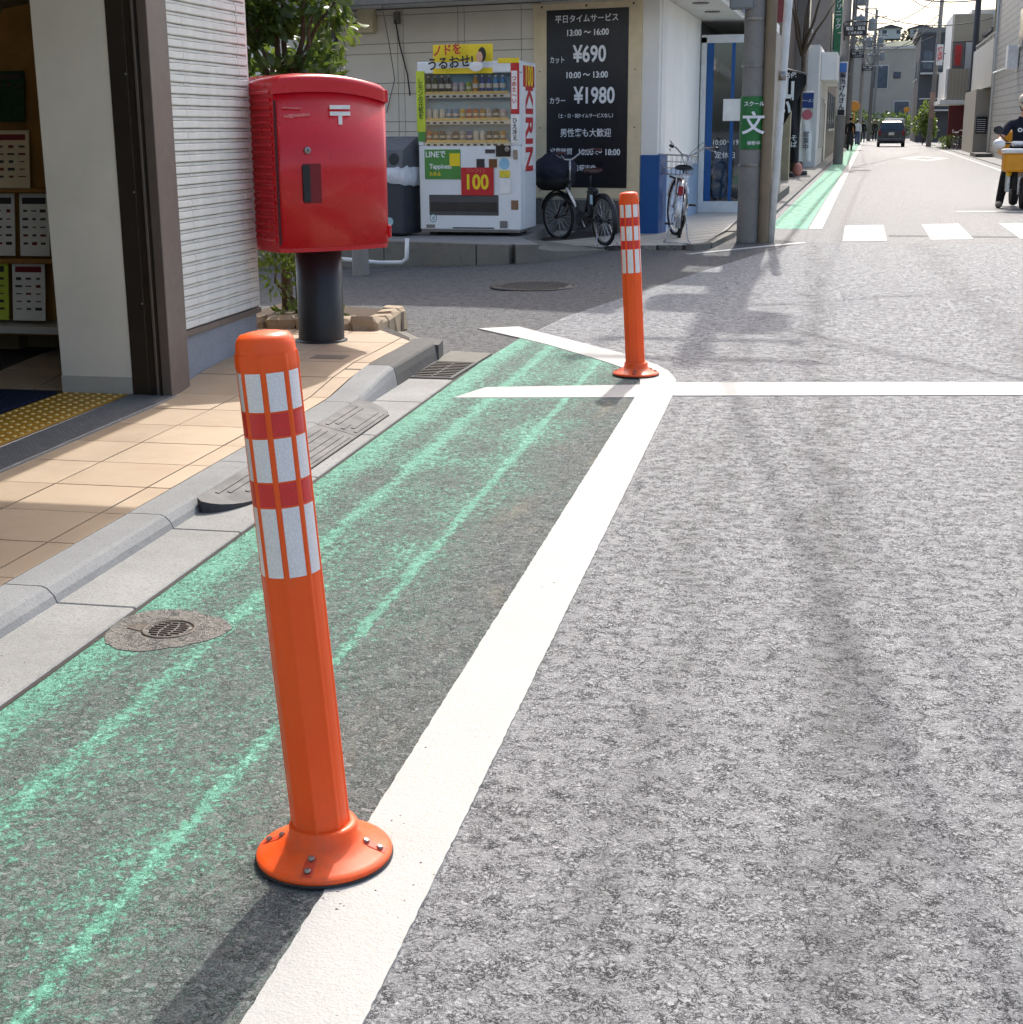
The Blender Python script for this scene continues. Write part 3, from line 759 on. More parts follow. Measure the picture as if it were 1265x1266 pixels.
P2 = print_mat('leaflet_green_print', (.55, .60, .12), [((.7, .7, .68), .6, .55, 0), ((.12, .1, .02), 1.2, .60, 0)])
P3 = print_mat('leaflet_red_print', (.50, .40, .32), [((.30, .02, .02), .7, .55, 0), ((.06, .05, .05), 1.1, .60, 0)])
lf = [(-.0, 1.10, .21, .30, P3, 'cream leaflet with dark red print on the top row of the rack'), (.02, 1.42, .18, .26, pm('dark_green_print', (20, 52, 30), .5, var=.4, scale=30), 'dark green booklet on the rack above the cream leaflet'),
      (-.10, .76, .17, .33, P1, 'white leaflet with small black figures, left on the middle row'), (.10, .76, .17, .33, P1, 'white leaflet half hidden by the wall on the middle row'),
      (-.17, .41, .22, .31, P2, 'yellow green leaflet on the bottom row of the rack'), (.06, .41, .19, .31, P1, 'white leaflet with dark red heading on the bottom row')]
INK = pm('leaflet_ink', (58, 54, 54), .6); INKR = pm('leaflet_ink_red', (120, 30, 34), .6); PAPER = pm('leaflet_paper', (226, 224, 214), .6, var=.05); PAPC = pm('leaflet_cream', (214, 196, 160), .6, var=.1); PAPG = pm('leaflet_lime', (190, 206, 70), .6, var=.12, scale=9)
rl_ = random.Random(17)
for k, (x, z, w_, h_, mt, lb) in enumerate(lf):
    t = thing('leaflet', lb, 'leaflet', (-4.12+x, 7.22+(-.03 if z > .6 else -.08), .055+z), group='leaflets in the post office rack', rot=(R(-8), 0, 0))
    MB().box((0, 0, 0), (w_, .008, h_), .001).build('sheet', (PAPC, MATS['dark_green_print'], PAPER, PAPER, PAPG, PAPER)[k], t)
    MB().box((0, -.005, h_*.38), (w_*.8, .002, h_*.10), .0).build('heading', INKR if k in (0, 5) else INK, t)
    for r2 in range(5):
        for c2 in range(3):
            if k == 1 and r2 > 1: continue
            q = rl_.uniform(.5, .95); MB().box((-w_*.3+w_*.3*c2, -.005, h_*(.22-.13*r2)), (w_*.22*q, .0015, h_*rl_.choice((.02, .035, .05)))).build('print', rl_.choice((INK, INK, INKR)) if k != 4 else (INK if c2 else PAPER), t)
# ---------------------------------------------------------------- planting behind the post box
def leaf_material(name, a, b):
    t = NT(name); oi = t.voro(9, out='Color')
    sep = t.new('ShaderNodeSeparateColor', {'Color': oi}).outputs[0]
    c = t.mix(sep, a, b)
    t.out(c, .35, spec=.5, Transmission_Weight=0)
    tr = t.new('ShaderNodeBsdfTranslucent', {'Color': t.mix(.5, c, (.30, .42, .06))})
    mx = t.new('ShaderNodeMixShader', {0: .35}); t.t.links.new(t.b.outputs[0], mx.inputs[1]); t.t.links.new(tr.outputs[0], mx.inputs[2])
    t.t.links.new(mx.outputs[0], t.n['Material Output'].inputs[0])
    return t.m
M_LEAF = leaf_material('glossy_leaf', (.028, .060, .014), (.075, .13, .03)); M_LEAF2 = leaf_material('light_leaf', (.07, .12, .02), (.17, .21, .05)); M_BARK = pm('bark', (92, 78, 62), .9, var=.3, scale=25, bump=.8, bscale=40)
def leaf_cloud(name, mat, parent, blobs, size, seed, droop=.4, fold=True, **kw):
    r_ = random.Random(seed); b_ = MB()
    for (c, rad, n_) in blobs:
        for _ in range(n_):
            while True:
                p = Vector((r_.uniform(-1, 1), r_.uniform(-1, 1), r_.uniform(-1, 1)))
                if .25 < p.length < 1: break
            pos = Vector(c) + Vector((p.x*rad[0], p.y*rad[1], p.z*rad[2]))
            d = (p.normalized() + Vector((r_.gauss(0, .5), r_.gauss(0, .5), r_.gauss(0, .4)-droop))).normalized()
            s_ = d.orthogonal(); s_ = (Matrix.Rotation(r_.uniform(0, 6.28), 3, d) @ s_).normalized(); nn = d.cross(s_)
            L_ = size*r_.uniform(.6, 1.25); W_ = L_*r_.uniform(.22, .30)
            v = [pos, pos+d*L_*.3+s_*W_*.9+nn*W_*.25, pos+d*L_*.7+s_*W_*.8+nn*W_*.22, pos+d*L_-nn*L_*.12, pos+d*L_*.7-s_*W_*.8+nn*W_*.22, pos+d*L_*.3-s_*W_*.9+nn*W_*.25, pos+d*L_*.5]
            b_.smooth = True; b_.add(v, [(0, 1, 6), (1, 2, 6), (2, 3, 6), (3, 4, 6), (4, 5, 6), (5, 0, 6)])
    return b_.build(name, mat, parent, **kw)
def branches(name, parent, base, tips, r0, mat=None, seed=1):
    b_ = MB(); r_ = random.Random(seed)
    for tp in tips:
        p0, p1 = Vector(base), Vector(tp); pts = []
        for i in range(6):
            q = p0.lerp(p1, i/5); k = math.sin(i/5*math.pi)
            pts.append(q + Vector((r_.gauss(0, .03)*k, r_.gauss(0, .03)*k, .05*k)))
        b_.tube(pts, [r0*(1-.8*i/5) for i in range(6)], 6)
    return b_.build(name, mat or M_BARK, parent)
tr_ = thing('camellia_tree', 'small glossy leaved evergreen tree behind the red post box', 'tree', (-3.33, 9.15, .1))
branches('trunk', tr_, (0, 0, 0), [(.02, 0, 1.5)], .045); branches('limbs', tr_, (.02, 0, 1.3), [(.3, -.1, 1.9), (-.3, .1, 2.2), (.1, .2, 2.6), (.35, 0, 2.3), (-.1, -.2, 1.9), (.0, -.1, 2.7), (.45, .05, 2.1)], .025, seed=3)
rnd = random.Random(11); bl = []
for i in range(34):
    a = rnd.uniform(0, 6.28); q = rnd.uniform(.05, .46); z = rnd.uniform(1.42, 3.3)
    q *= 1-.3*max(0, (z-2.6))
    bl.append(((q*math.cos(a)*1.05-.02, q*math.sin(a), z), (.16, .15, .13), 95))
bl += [((.40, -.1, 1.95), (.13, .12, .10), 60), ((.42, -.05, 2.12), (.12, .12, .08), 50), ((.15, -.25, 1.5), (.2, .1, .1), 50)]
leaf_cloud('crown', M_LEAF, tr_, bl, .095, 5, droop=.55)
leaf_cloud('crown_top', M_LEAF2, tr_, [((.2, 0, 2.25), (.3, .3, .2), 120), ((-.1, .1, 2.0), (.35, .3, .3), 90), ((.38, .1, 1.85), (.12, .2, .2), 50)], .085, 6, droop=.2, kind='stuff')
sh = thing('low_shrub', 'low sunlit shrub between the siding wall and the black post box pillar', 'shrub', (-3.12, 8.75, .12))
branches('stems', sh, (0, 0, 0), [(.15, -.1, .6), (-.1, .1, .7), (.05, .15, .65), (-.2, -.1, .5), (.22, .0, .4)], .012, seed=8)
leaf_cloud('foliage', M_LEAF2, sh, [((0, 0, .50), (.24, .22, .17), 520), ((.1, .05, .38), (.16, .2, .12), 160), ((-.1, -.1, .3), (.15, .15, .12), 110)], .05, 9, droop=.1)
sh2 = thing('ground_plant', 'scrappy low green plant in the soil by the planter stones', 'plant', (-3.0, 8.62, .12))
leaf_cloud('foliage', M_LEAF2, sh2, [((0, 0, .07), (.22, .12, .07), 170)], .06, 10, droop=-.3); branches('stems', sh2, (0, 0, 0), [(.1, 0, .08), (-.1, .02, .09)], .006)
pl = thing('stone_planter', 'low planter edged with rough tan stones behind the post box', 'planter', (0, 0, 0))
M_TAN = concrete_material('tan_stone', (.42, .33, .22), dirt=.6); M_SOIL = pm('soil', (74, 58, 42), .95, var=.35, scale=30, bump=1, bscale=60)
MB().prism([(-3.5, 8.5), (-2.62, 8.5), (-2.56, 9.2), (-3.5, 9.6)], .0, .14).build('soil', M_SOIL, pl)
def rock(c, d, seed, rz=0):
    r_ = random.Random(seed); b_ = MB(); b_.box((0, 0, 0), d, .025)
    b_.v = [(x+r_.uniform(-.014, .014), y+r_.uniform(-.014, .014), z+r_.uniform(-.01, .01)) for x, y, z in b_.v]
    return b_.build('stone', M_TAN, pl, loc=c, rot=(0, 0, rz))
for i, x in enumerate((-3.32, -3.12, -2.93, -2.75, -2.585)): rock((x, 8.47+.012*(i % 2), .13), (.185, .15, .10+.02*(i % 3)), i+20, R(4*(i % 3)-4))
for i, y in enumerate((8.66, 8.86, 9.06, 9.26)): rock((-2.60-.012*i, y, .07), (.15, .19, .17), i+40, R(3*i))

# ---------------------------------------------------------------- hair salon on the corner
M_PANEL = pm('greige_cladding', (216, 208, 192), .7, var=.04, scale=2, bump=.15, bscale=120, dirt=.06); M_PANELGAP = pm('cladding_joint', (120, 114, 104), .9)
M_WALLW = pm('white_render', (238, 236, 230), .7, var=.04, scale=2, dirt=.06, bump=.15, bscale=90); M_BLUEP = pm('blue_paint', (20, 84, 150), .5, var=.1, scale=4, dirt=.25)
M_PLY = pm('sign_plywood', (222, 204, 168), .65, var=.1, scale=5, dirt=.15); M_SIGNBLK = pm('sign_navy_black', (13, 15, 24), .4, var=.1); M_TEXT = pm('sign_letter_white', (232, 234, 236), .5, var=.03)
M_SOFFIT = pm('soffit_white', (206, 205, 200), .75, var=.05, scale=3, dirt=.12); M_GREYM = pm('grey_metal', (120, 120, 118), .5, metal=.3); M_ALU = pm('white_aluminium', (222, 224, 226), .4)
M_PLINTH = concrete_material('dark_plinth', (.13, .125, .115)); M_FASCIA = pm('fascia_grey', (116, 112, 106), .6, dirt=.2)
SA = -15
sal = thing('hair_salon', 'two storey corner hair salon with greige cladding and white canopy', 'building', (-1.88, 17.4, 0), R(SA))
# local: x right along the front, y into the building
MB().bx(-4.36, -1.30, .012, .25, .1, 2.74).build('cladding_backing', M_PANELGAP, sal)
ux = [-4.16, -4.05, -3.28, -3.19, -2.42, -2.33, -1.56, -1.30]
zr = [.46, .80, .92, 1.265, 1.385, 1.725, 1.855, 2.21, 2.33, 2.665, 2.735]
for a, c in zip(ux, ux[1:]):
    for z0_, z1_ in zip(zr, zr[1:]):
        MB().bx(a+.003, c-.003, 0, .02, z0_+.003, z1_-.003, .003).build('cladding_panel', M_PANEL, sal)
MB().bx(-4.36, 0.0, -.03, .2, 0.0, .455).build('plinth', M_PLINTH, sal)
MB().bx(-1.30, .20, .0, .25, .455, 2.74).build('corner_wall', M_WALLW, sal)
MB().bx(.003, .235, -.022, .24, .05, .985).build('blue_wainscot', M_BLUEP, sal); MB().bx(.0, .238, -.026, .24, .05, .17).build('blue_skirting', M_BLUEP, sal)
MB().bx(-4.5, -4.165, -.06, .2, .0, 2.74).build('dark_pier', pm('dark_pier', (84, 82, 80), .6, var=.08), sal)
# meter box, little lamp and loose cables on the cladding
mb_ = MB().bx(-3.80, -3.57, -.10, 0, 2.46, 2.76, .012).build('meter_box', pm('ivory_box', (206, 194, 158), .5, dirt=.2), sal)
b = MB(); b.tube([(-3.82, -.05, 2.6), (-3.9, -.05, 2.56), (-3.98, -.04, 2.6), (-3.95, -.04, 2.66), (-3.87, -.05, 2.62)], .012, 6); b.build('cable_loop', M_DARK, sal)
MB().bx(-3.30, -3.22, -.05, 0, 2.56, 2.70, .005).build('cable_bracket', M_FASCIA, sal)
b = MB(); b.tube([(-3.27, -.05, 2.60), (-3.22, -.04, 2.3), (-3.12, -.04, 1.95), (-3.08, -.06, 1.7)], .009, 6); b.build('black_cable', M_DARK, sal)
b = MB(); b.tube([(-2.95, -.9, 2.73), (-3.1, -.5, 2.3), (-3.3, -.05, 1.9), (-3.45, -.02, 1.5)], .006, 6); b.build('thin_cable', M_FASCIA, sal)
# side wall receding to the recessed door, in world terms along the far road
def W2L(x, y):
    a = R(SA); dx, dy = x+1.88, y-17.4; return (dx*math.cos(-a)-dy*math.sin(-a), dx*math.sin(-a)+dy*math.cos(-a))
def wall(poly, z0_, z1_, name, mat, par=sal):
    b_ = MB(); b_.prism([W2L(*p) for p in poly], z0_, z1_); return b_.build(name, mat, par)
wall([(-1.80, 17.45), (-1.655, 17.42), (-1.50, 21.45), (-1.70, 21.45)], .05, 2.74, 'side_wall', M_WALLW)
wall([(-1.652, 17.6), (-1.642, 17.6), (-1.49, 21.4), (-1.50, 21.4)], .06, .80, 'blue_dado', pm('pale_blue_panel', (150, 172, 198), .5, dirt=.1))
# upper storey and canopy
wall([(-6.9, 17.75), (-1.12, 16.2), (-.86, 22.4), (-.6, 30), (-7.5, 30)], 2.745, 2.80, 'soffit', M_SOFFIT)
wall([(-6.92, 17.72), (-1.10, 16.17), (-.84, 22.4), (-.58, 30), (-7.5, 30)], 2.803, 3.2, 'canopy_fascia', M_WALLW)
wall([(-6.6, 18.0), (-1.3, 16.5), (-1.05, 22.4), (-.8, 30), (-7.5, 30)], 3.203, 6.9, 'upper_storey', M_WALLW)
for k, (za, zb) in enumerate(((2.81, 2.86), (2.89, 2.94))):
    wall([(-1.105, 16.16), (-1.085, 16.16), (-.825, 22.4), (-.845, 22.4)], za, zb, 'blue_stripe', M_BLUEP)
wall([(-6.92, 17.55), (-3.0, 16.55), (-3.0, 16.68), (-6.92, 17.69)], 2.70, 2.80, 'gutter_fascia', M_FASCIA)
for i in range(3):
    b = MB(); b.lathe([(.10, 0), (.10, -.012), (.085, -.015)], 20); o = b.build('downlight', M_FASCIA, sal); x, y = W2L(-1.35+.05*i, 17.0+1.4*i); o.location = (x, y, 2.744)
for y in (17.6, 19.4):
    x_ = -1.28+.04*(y-16.5); p = W2L(x_, y); 
    MB().box((p[0], p[1], 5.1), (1.1, .06, 1.3)).build('window', pm('window_glass_dark', (60, 72, 84), .15), sal)
for ux_ in (-1.4, -3.2):
    p = W2L(-2.4+ux_*.6, 17.05-ux_*.17); MB().box((ux_-.9, -.62, 5.0), (1.3, .05, 1.2)).build('window', MATS['window_glass_dark'], sal)
# glazed door recessed at the far end of the side wall
dr = thing('salon_door', 'white framed glass door with blue panels at the salon entrance', 'door', (-1.16, 21.45, .1))
def bxp(par, name, mat, *a, bev=.0): return MB().bx(*a, bev).build(name, mat, par)
M_GLASS = NT('door_glass')
def glass(name, tint=(.75, .82, .85), alpha=.35):
    t = NT(name); tr = t.new('ShaderNodeBsdfTransparent', {'Color': tint}); gl = t.new('ShaderNodeBsdfGlossy', {'Color': (1, 1, 1), 'Roughness': .03})
    fz = t.new('ShaderNodeFresnel', {'IOR': 1.5}).outputs[0]
    fz = t.math('MULTIPLY_ADD', fz, .9, .06)
    mx = t.new('ShaderNodeMixShader', {0: fz}); t.t.links.new(tr.outputs[0], mx.inputs[1]); t.t.links.new(gl.outputs[0], mx.inputs[2])
    t.t.links.new(mx.outputs[0], t.n['Material Output'].inputs[0]); return t.m
M_GLASS = glass('door_glass', (.62, .70, .74))
bxp(dr, 'jamb', M_ALU, -.33, -.25, -.03, .05, 0, 2.42, bev=.004); bxp(dr, 'jamb', M_ALU, .42, .50, -.03, .05, 0, 2.42, bev=.004)
bxp(dr, 'head', M_ALU, -.33, .50, -.03, .05, 2.34, 2.45, bev=.004); bxp(dr, 'bottom_rail', M_ALU, -.25, .42, -.025, .04, 0, .16, bev=.004)
bxp(dr, 'blue_stile', M_BLUEP, -.245, -.15, -.02, .03, .16, 2.34, bev=.003); bxp(dr, 'mid_stile', M_BLUEP, .10, .15, -.02, .03, .16, 2.34, bev=.003)
bxp(dr, 'pane', M_GLASS, -.149, .099, .0, .008, .16, 2.34); bxp(dr, 'pane', M_GLASS, .151, .42, .0, .008, .16, 2.34)
MB().bx(-.12, .08, .06, .07, .2, .95).build('blue_panel', pm('pale_blue_door_panel', (92, 140, 190), .4), dr)
bxp(dr, 'notice', M_WHITE, .0, .24, -.028, -.022, 1.28, 1.58)
text('10:00～19:00', .1, M_TEXT, dr, (.1, -.004, .98), sx=.9); text('定休日', .1, M_TEXT, dr, (.05, -.004, .8))
bxp(dr, 'blue_post', M_BLUEP, -.46, -.415, -.09, 0, 0, 2.6); bxp(dr, 'grey_post', M_GREYM, -.41, -.335, -.05, .05, 0, 2.6)
# dim room behind the door
wall([(-1.5, 24.5), (-.62, 24.5), (-.62, 24.6), (-1.5, 24.6)], .05, 2.7, 'inner_wall', pm('salon_inner', (108, 110, 112), .8), sal)
wall([(-.66, 21.4), (-.60, 21.4), (-.40, 27), (-.55, 27)], .0, 2.74, 'road_wall', pm('grey_wall', (150, 146, 138), .8, dirt=.2), sal)
wall([(-1.7, 21.55), (-1.52, 21.55), (-1.4, 24.5), (-1.7, 24.5)], .0, 2.74, 'inner_side_wall', MATS['salon_inner'], sal)
# price board
brd = thing('price_board', 'tall black price board with white Japanese lettering in a wooden frame', 'sign', (-1.88, 17.4, 0), R(SA))
MB().bx(-1.385, -.005, -.035, -.001, .475, 2.715, .003).build('frame_panel', M_PLY, brd)
MB().bx(-1.205, -.165, -.045, -.036, .605, 2.635, .002).build('board', M_SIGNBLK, brd)
for u_ in (-1.27, -.70, -.11): MB().ball((u_, -.036, 2.675), .014, 8, 5).build('screw', M_IRONRUST, brd)
for u_ in (-1.30, -.08):
    for z in (.56, 1.3, 1.95): MB().ball((u_, -.036, z), .009, 6, 4).build('screw', M_IRONRUST, brd)
def bz(ypx): return 2.635 - (ypx-73)/(1225-73)*2.03      # from rows of the photograph to heights on the board
def bu(xpx): return -1.205 + (xpx-195)/(735-195)*1.04
for s_, xc, yc, sz, wd in (('平日タイムサービス', 462, 135, .093, .97), ('13:00 ～ 16:00', 467, 222, .098, .93), ('カット', 268, 393, .085, .78), ('¥690', 484, 362, .255, .80), ('10:00 ～ 13:00', 464, 492, .098, .93),
                       ('カラー', 270, 657, .085, .85), ('¥1980', 517, 628, .255, .80), ('（土・日・祝', 336, 755, .053, .92), ('タイムサービスなし）', 532, 755, .053, .92), ('男性客も大歓迎', 460, 868, .105, .90), ('営業時間', 295, 990, .082, .9), ('10:00 ～ 18:00', 550, 993, .098, .93), ('日曜定休', 457, 1100, .082, .90)):
    text(s_, sz, M_TEXT, brd, (bu(xc), -.0465, bz(yc)), sx=wd, bold=.022 if s_[0] in '1¥' else .009)

# platform: concrete slab with mossy kerb on the left, boarded tiles on the right
slab = thing('front_platform', None, None); tag(slab, kind='structure')
def e(u, v): a = R(SA); return (-1.88 + u*math.cos(a) - v*math.sin(a), 17.4 + u*math.sin(a) + v*math.cos(a))
fl_ = [(-6.5, 15.55), (-4.25, 14.9), (-3.20, 14.62), (-2.85, 14.55), (-2.62, 14.62)]
b = MB(); b.prism(fl_ + [(-2.93, 15.45), (-2.94, 17.7), (-6.5, 18.7)], -.5, .158); b.build('slab', concrete_material('slab_concrete', (.25, .245, .23)), slab)
for i in range(4):
    (x0_, y0_), (x1_, y1_) = fl_[i], fl_[i+1]; d_ = Vector((x1_-x0_, y1_-y0_)); nn = Vector((d_.y, -d_.x)).normalized()*.14; d_ = d_.normalized()*.004
    b = MB(); b.prism([(x0_+d_.x+nn.x, y0_+d_.y+nn.y), (x1_-d_.x+nn.x, y1_-d_.y+nn.y), (x1_-d_.x, y1_-d_.y), (x0_+d_.x, y0_+d_.y)], -.5, .15+.012); b.build('kerb_stone', M_MOSSY, slab)
b = MB(); b.prism([(-2.72, 14.5), (-2.45, 14.75), (-2.05, 15.75), (-2.88, 15.66), (-2.9, 15.4), (-2.62, 14.9)], -.05, lambda x, y: .012 + .12*max(0, min(1, (-2.2-x)/.45))); b.build('cement_fillet', M_MOSSY, slab)
tplat = [(-2.92, 15.70), (-1.22, 16.03), (-1.05, 16.28), (-.88, 18.0), (-.80, 21.5), (-1.9, 21.5), (-2.92, 18)]
def zt(x, y): return .055 + .045*sst(15.8, 18.5, y)
b = MB(); b.prism(tplat, -.1, lambda x, y: zt(x, y)-.006); b.build('tile_bed', M_JOINT, slab)
M_BOARD = pm('grey_board_tile', (196, 190, 178), .7, var=.1, scale=3, bump=.3, dirt=.2)
def clip_poly(poly, nrm, c):
    out = []
    for i in range(len(poly)):
        p, q = poly[i], poly[(i+1) % len(poly)]; sp = p[0]*nrm[0]+p[1]*nrm[1]-c; sq = q[0]*nrm[0]+q[1]*nrm[1]-c
        if sp >= 0: out.append(p)
        if sp*sq < 0: k = sp/(sp-sq); out.append((p[0]+(q[0]-p[0])*k, p[1]+(q[1]-p[1])*k))
    return out
ta = R(56)          # boards run obliquely towards the door
nt = (math.sin(ta), -math.cos(ta)); c0 = min(p[0]*nt[0]+p[1]*nt[1] for p in tplat); c1 = max(p[0]*nt[0]+p[1]*nt[1] for p in tplat)
k = c0
while k < c1:
    pp = clip_poly(tplat, nt, k+.010); pp = clip_poly(pp, (-nt[0], -nt[1]), -(k+.188)) if len(pp) > 2 else []
    if len(pp) > 2:
        b = MB(); b.prism(pp, 0, lambda x, y: zt(x, y)); b.build('board_tile', M_BOARD, slab)
    k += .2
for a, c in zip(tplat[1:4], tplat[2:5]):
    d_ = Vector((c[0]-a[0], c[1]-a[1])).normalized(); nn = Vector((d_.y, -d_.x))*.1
    b = MB(); b.prism([(a[0]+d_.x*.003, a[1]+d_.y*.003), (a[0]+nn.x, a[1]+nn.y), (c[0]+nn.x, c[1]+nn.y), (c[0]-d_.x*.003, c[1]-d_.y*.003)], -.05, .062 if a[1] < 17 else .075); b.build('kerb_stone', M_MOSSY, slab)

# ---------------------------------------------------------------- vending machine
M_VEND = pm('vending_white', (226, 230, 232), .35, var=.03, dirt=.06); M_VINT = pm('vending_inside', (214, 222, 228), .5); M_YEL = pm('ad_yellow', (236, 208, 30), .5, var=.05); M_VRED = pm('ad_red', (188, 32, 38), .5, var=.05)
M_VGREEN = pm('ad_green', (74, 138, 62), .5, var=.08); M_BLUEG = pm('display_blue', (120, 186, 222), .5, var=.12, scale=3)
vm = thing('vending_machine', 'white drink vending machine with three rows of drinks beside the price board', 'vending machine', (-3.55, 15.63, .165), R(-3)); vm.scale = (.9, 1, 1)
VW = .635
cab = MB(); cab.bx(-VW, VW, .16, .72, .06, 1.82, .01); cab = cab.build('cabinet', M_VEND, vm)
# side faces forward of the cabinet and lower door
MB().bx(-VW, VW, 0, .158, .06, .955, .012).build('lower_door', M_VEND, vm)
for x0_, x1_ in ((-VW, -VW+.065), (VW-.115, VW)): MB().bx(x0_, x1_, 0, .158, .957, 1.70, .008).build('upper_frame', M_VEND, vm)
MB().bx(-VW, VW, 0, .158, 1.703, 1.825, .01).build('top_frame', M_VEND, vm)
MB().bx(-VW+.067, VW-.117, .145, .158, .957, 1.70).build('display_back', M_BLUEG, vm)
for sx in (-.5, .5): MB().box((sx, .35, .03), (.1, .5, .06)).build('foot', M_DARK, vm)
MB().bx(-VW+.02, VW-.02, .02, .6, .035, .058).build('base_tray', M_GREYM, vm)
rows_ = [(1.50, .19), (1.225, .13), (.995, .125)]
CANC = {'green': (28, 82, 48), 'navy': (26, 34, 66), 'black': (34, 30, 30), 'lilac': (206, 188, 214), 'pale': (214, 222, 214), 'amber': (196, 140, 46), 'blue': (36, 92, 176), 'sky': (60, 150, 210), 'white': (226, 226, 226), 'yellow': (226, 190, 40), 'red': (190, 40, 46), 'orange': (206, 96, 30), 'brown': (104, 60, 34), 'silver': (170, 176, 186), 'lime': (160, 196, 70)}
CM = {}
def can_mesh(col, kind):
    if (col, kind) in CM: return CM[col, kind]
    b_ = MB(); mt = pm('drink_'+col, CANC[col], .3, var=.3, scale=28); band = pm('drink_label_white', (224, 224, 220), .4); cap = pm('drink_cap', (232, 232, 232), .4)
    if kind == 'can': b_.lathe([(.024, 0), (.027, .006), (.027, .102), (.022, .11), (.021, .112)], 12); b_.cur = 1; b_.lathe([(.0275, .04), (.0275, .066)], 12, caps=False)
    else:
        b_.lathe([(.026, 0), (.03, .008), (.028, .05), (.03, .1), (.03, .115), (.012, .155), (.012, .165)], 12); b_.cur = 1; b_.lathe([(.0305, .05), (.0305, .095)], 12, caps=False); b_.cur = 2; b_.lathe([(.0135, .162), (.0135, .178)], 10)
    CM[col, kind] = b_.mesh('drink', [mt, band, cap]); return CM[col, kind]
R1 = [('green', 'b'), ('green', 'b'), ('navy', 'b'), ('navy', 'b'), ('lilac', 'can'), ('lilac', 'can'), ('lime', 'can'), ('amber', 'b'), ('blue', 'b'), ('blue', 'b'), ('sky', 'b'), ('sky', 'b')]
R2 = [('white', 'can'), ('white', 'can'), ('pale', 'can'), ('sky', 'can'), ('sky', 'can'), ('yellow', 'can'), ('red', 'can'), ('orange', 'can'), ('amber', 'can'), ('silver', 'can'), ('navy', 'can'), ('lilac', 'can')]
R3 = [('orange', 'can'), ('brown', 'can'), ('navy', 'can'), ('silver', 'can'), ('navy', 'can'), ('silver', 'can'), ('blue', 'can'), ('white', 'can'), ('white', 'can'), ('navy', 'can'), ('black', 'can'), ('amber', 'can')]
M_BTN = pm('button_black', (30, 32, 36), .4); M_TICK = pm('price_ticket', (232, 206, 140), .5, var=.3, scale=40)
for (z, h_), rw in zip(rows_, (R1, R2, R3)):
    sf = MB().bx(-VW+.068, VW-.118, .004, .143, z-.052, z-.0, .006).build('shelf', M_VEND, vm)
    MB().bx(-VW+.1, VW-.15, -.001, .0035, z-.012, z+.018).build('price_strip', M_TICK, sf)
    for i, (c_, kd) in enumerate(rw):
        x = -VW+.115 + i*.0835
        link('drink', can_mesh(c_, kd), vm, loc=(x, .075, z+.001)).scale = (1.22, 1.22, 1.0 if kd == 'can' else 1.02)
        MB().box((x+.01, .0, z-.032), (.044, .008, .018), .003).build('button', M_BTN, sf)
MB().bx(-VW+.066, VW-.116, -.006, -.003, .958, 1.70).build('display_glass', glass('display_glass', (.97, .98, .98)), vm)
def vplate(x0_, x1_, z0_, z1_, name, mat, off=.004, th=.006, par=None): return MB().bx(x0_, x1_, -off-th, -off, z0_, z1_, .0015).build(name, mat, par or vm)
ps = vplate(-VW+.075, -.11, .60, .915, 'green_poster', M_VGREEN, .001)
vplate(-.245, -.115, .74, .875, 'poster_inset', M_YEL, .008, .002)
text('LINEで', .085, M_TEXT, vm, (-.42, -.0085, .86), bold=.02); text('Tappiness', .07, M_TEXT, vm, (-.36, -.0085, .735), bold=.02); text('ためる', .05, M_YEL, vm, (-.43, -.0085, .655), bold=.02)
pr = vplate(-.10, .305, .43, .725, 'price_placard', M_VRED, .012)
text('100', .215, M_YEL, vm, (.09, -.019, .565), bold=.03, sx=.95); text('ワンコイン', .05, pm('dull_pink', (214, 120, 110), .6), vm, (.09, -.019, .692))
MB().bx(-VW+.12, .36, -.004, .02, .215, .435, .004).build('delivery_slot', pm('slot_grey', (74, 76, 78), .4), vm); MB().bx(-VW+.14, .34, -.012, -.004, .26, .36, .003).build('delivery_flap', pm('flap_smoke', (52, 54, 57), .2), vm)
cn = vplate(.335, .515, .84, .955, 'coin_unit', pm('coin_black', (28, 28, 28), .35), .002, .014)
b = MB(); b.lathe([(.03, 0), (.03, .012), (.02, .014)], 16); o = b.build('return_lever', M_STEEL, cn); o.location = (.475, -.016, .915); o.rotation_euler = (R(90), 0, 0)
MB().bx(.545, .60, -.012, -.002, .81, .91, .006).build('coin_slot', M_STEEL, vm)
vplate(.20, .32, .875, .915, 'digit_display', pm('display_dark', (60, 62, 74), .2)); vplate(.09, .19, .725, .815, 'bill_reader', pm('reader_dark', (48, 50, 54), .4)); vplate(.245, .345, .725, .815, 'card_reader', pm('reader_brown', (110, 70, 36), .4))
st = MB(); st.lathe([(.062, 0), (.062, .003)], 24); o = st.build('round_sticker', pm('sticker_blue', (140, 190, 214), .5), vm); o.location = (.435, -.001, .765); o.rotation_euler = (R(90), 0, 0)
vplate(.375, .505, .62, .695, 'yellow_sticker', pm('sticker_yellow', (222, 202, 60), .5, var=.2, scale=40)); vplate(.375, .515, .45, .61, 'notice_sticker', M_WHITE)
MB().bx(.515, .605, -.006, .0, .28, .38, .003).build('return_cup', pm('return_cup', (126, 98, 76), .4), vm)
st = MB(); st.lathe([(.045, 0), (.045, .003)], 24, ); o = st.build('round_mark', pm('mark_teal', (60, 138, 140), .5), vm); o.location = (-VW+.17, -.001, .185); o.rotation_euler = (R(90), 0, 0)
st = MB(); st.lathe([(.036, 0), (.036, .002)], 24, ); o2 = st.build('round_mark_inner', M_VEND, vm); o2.location = (-VW+.17, -.004, .185); o2.rotation_euler = (R(90), 0, 0)
text('d', .06, MATS['mark_teal'], vm, (-VW+.172, -.0075, .185), bold=.02)
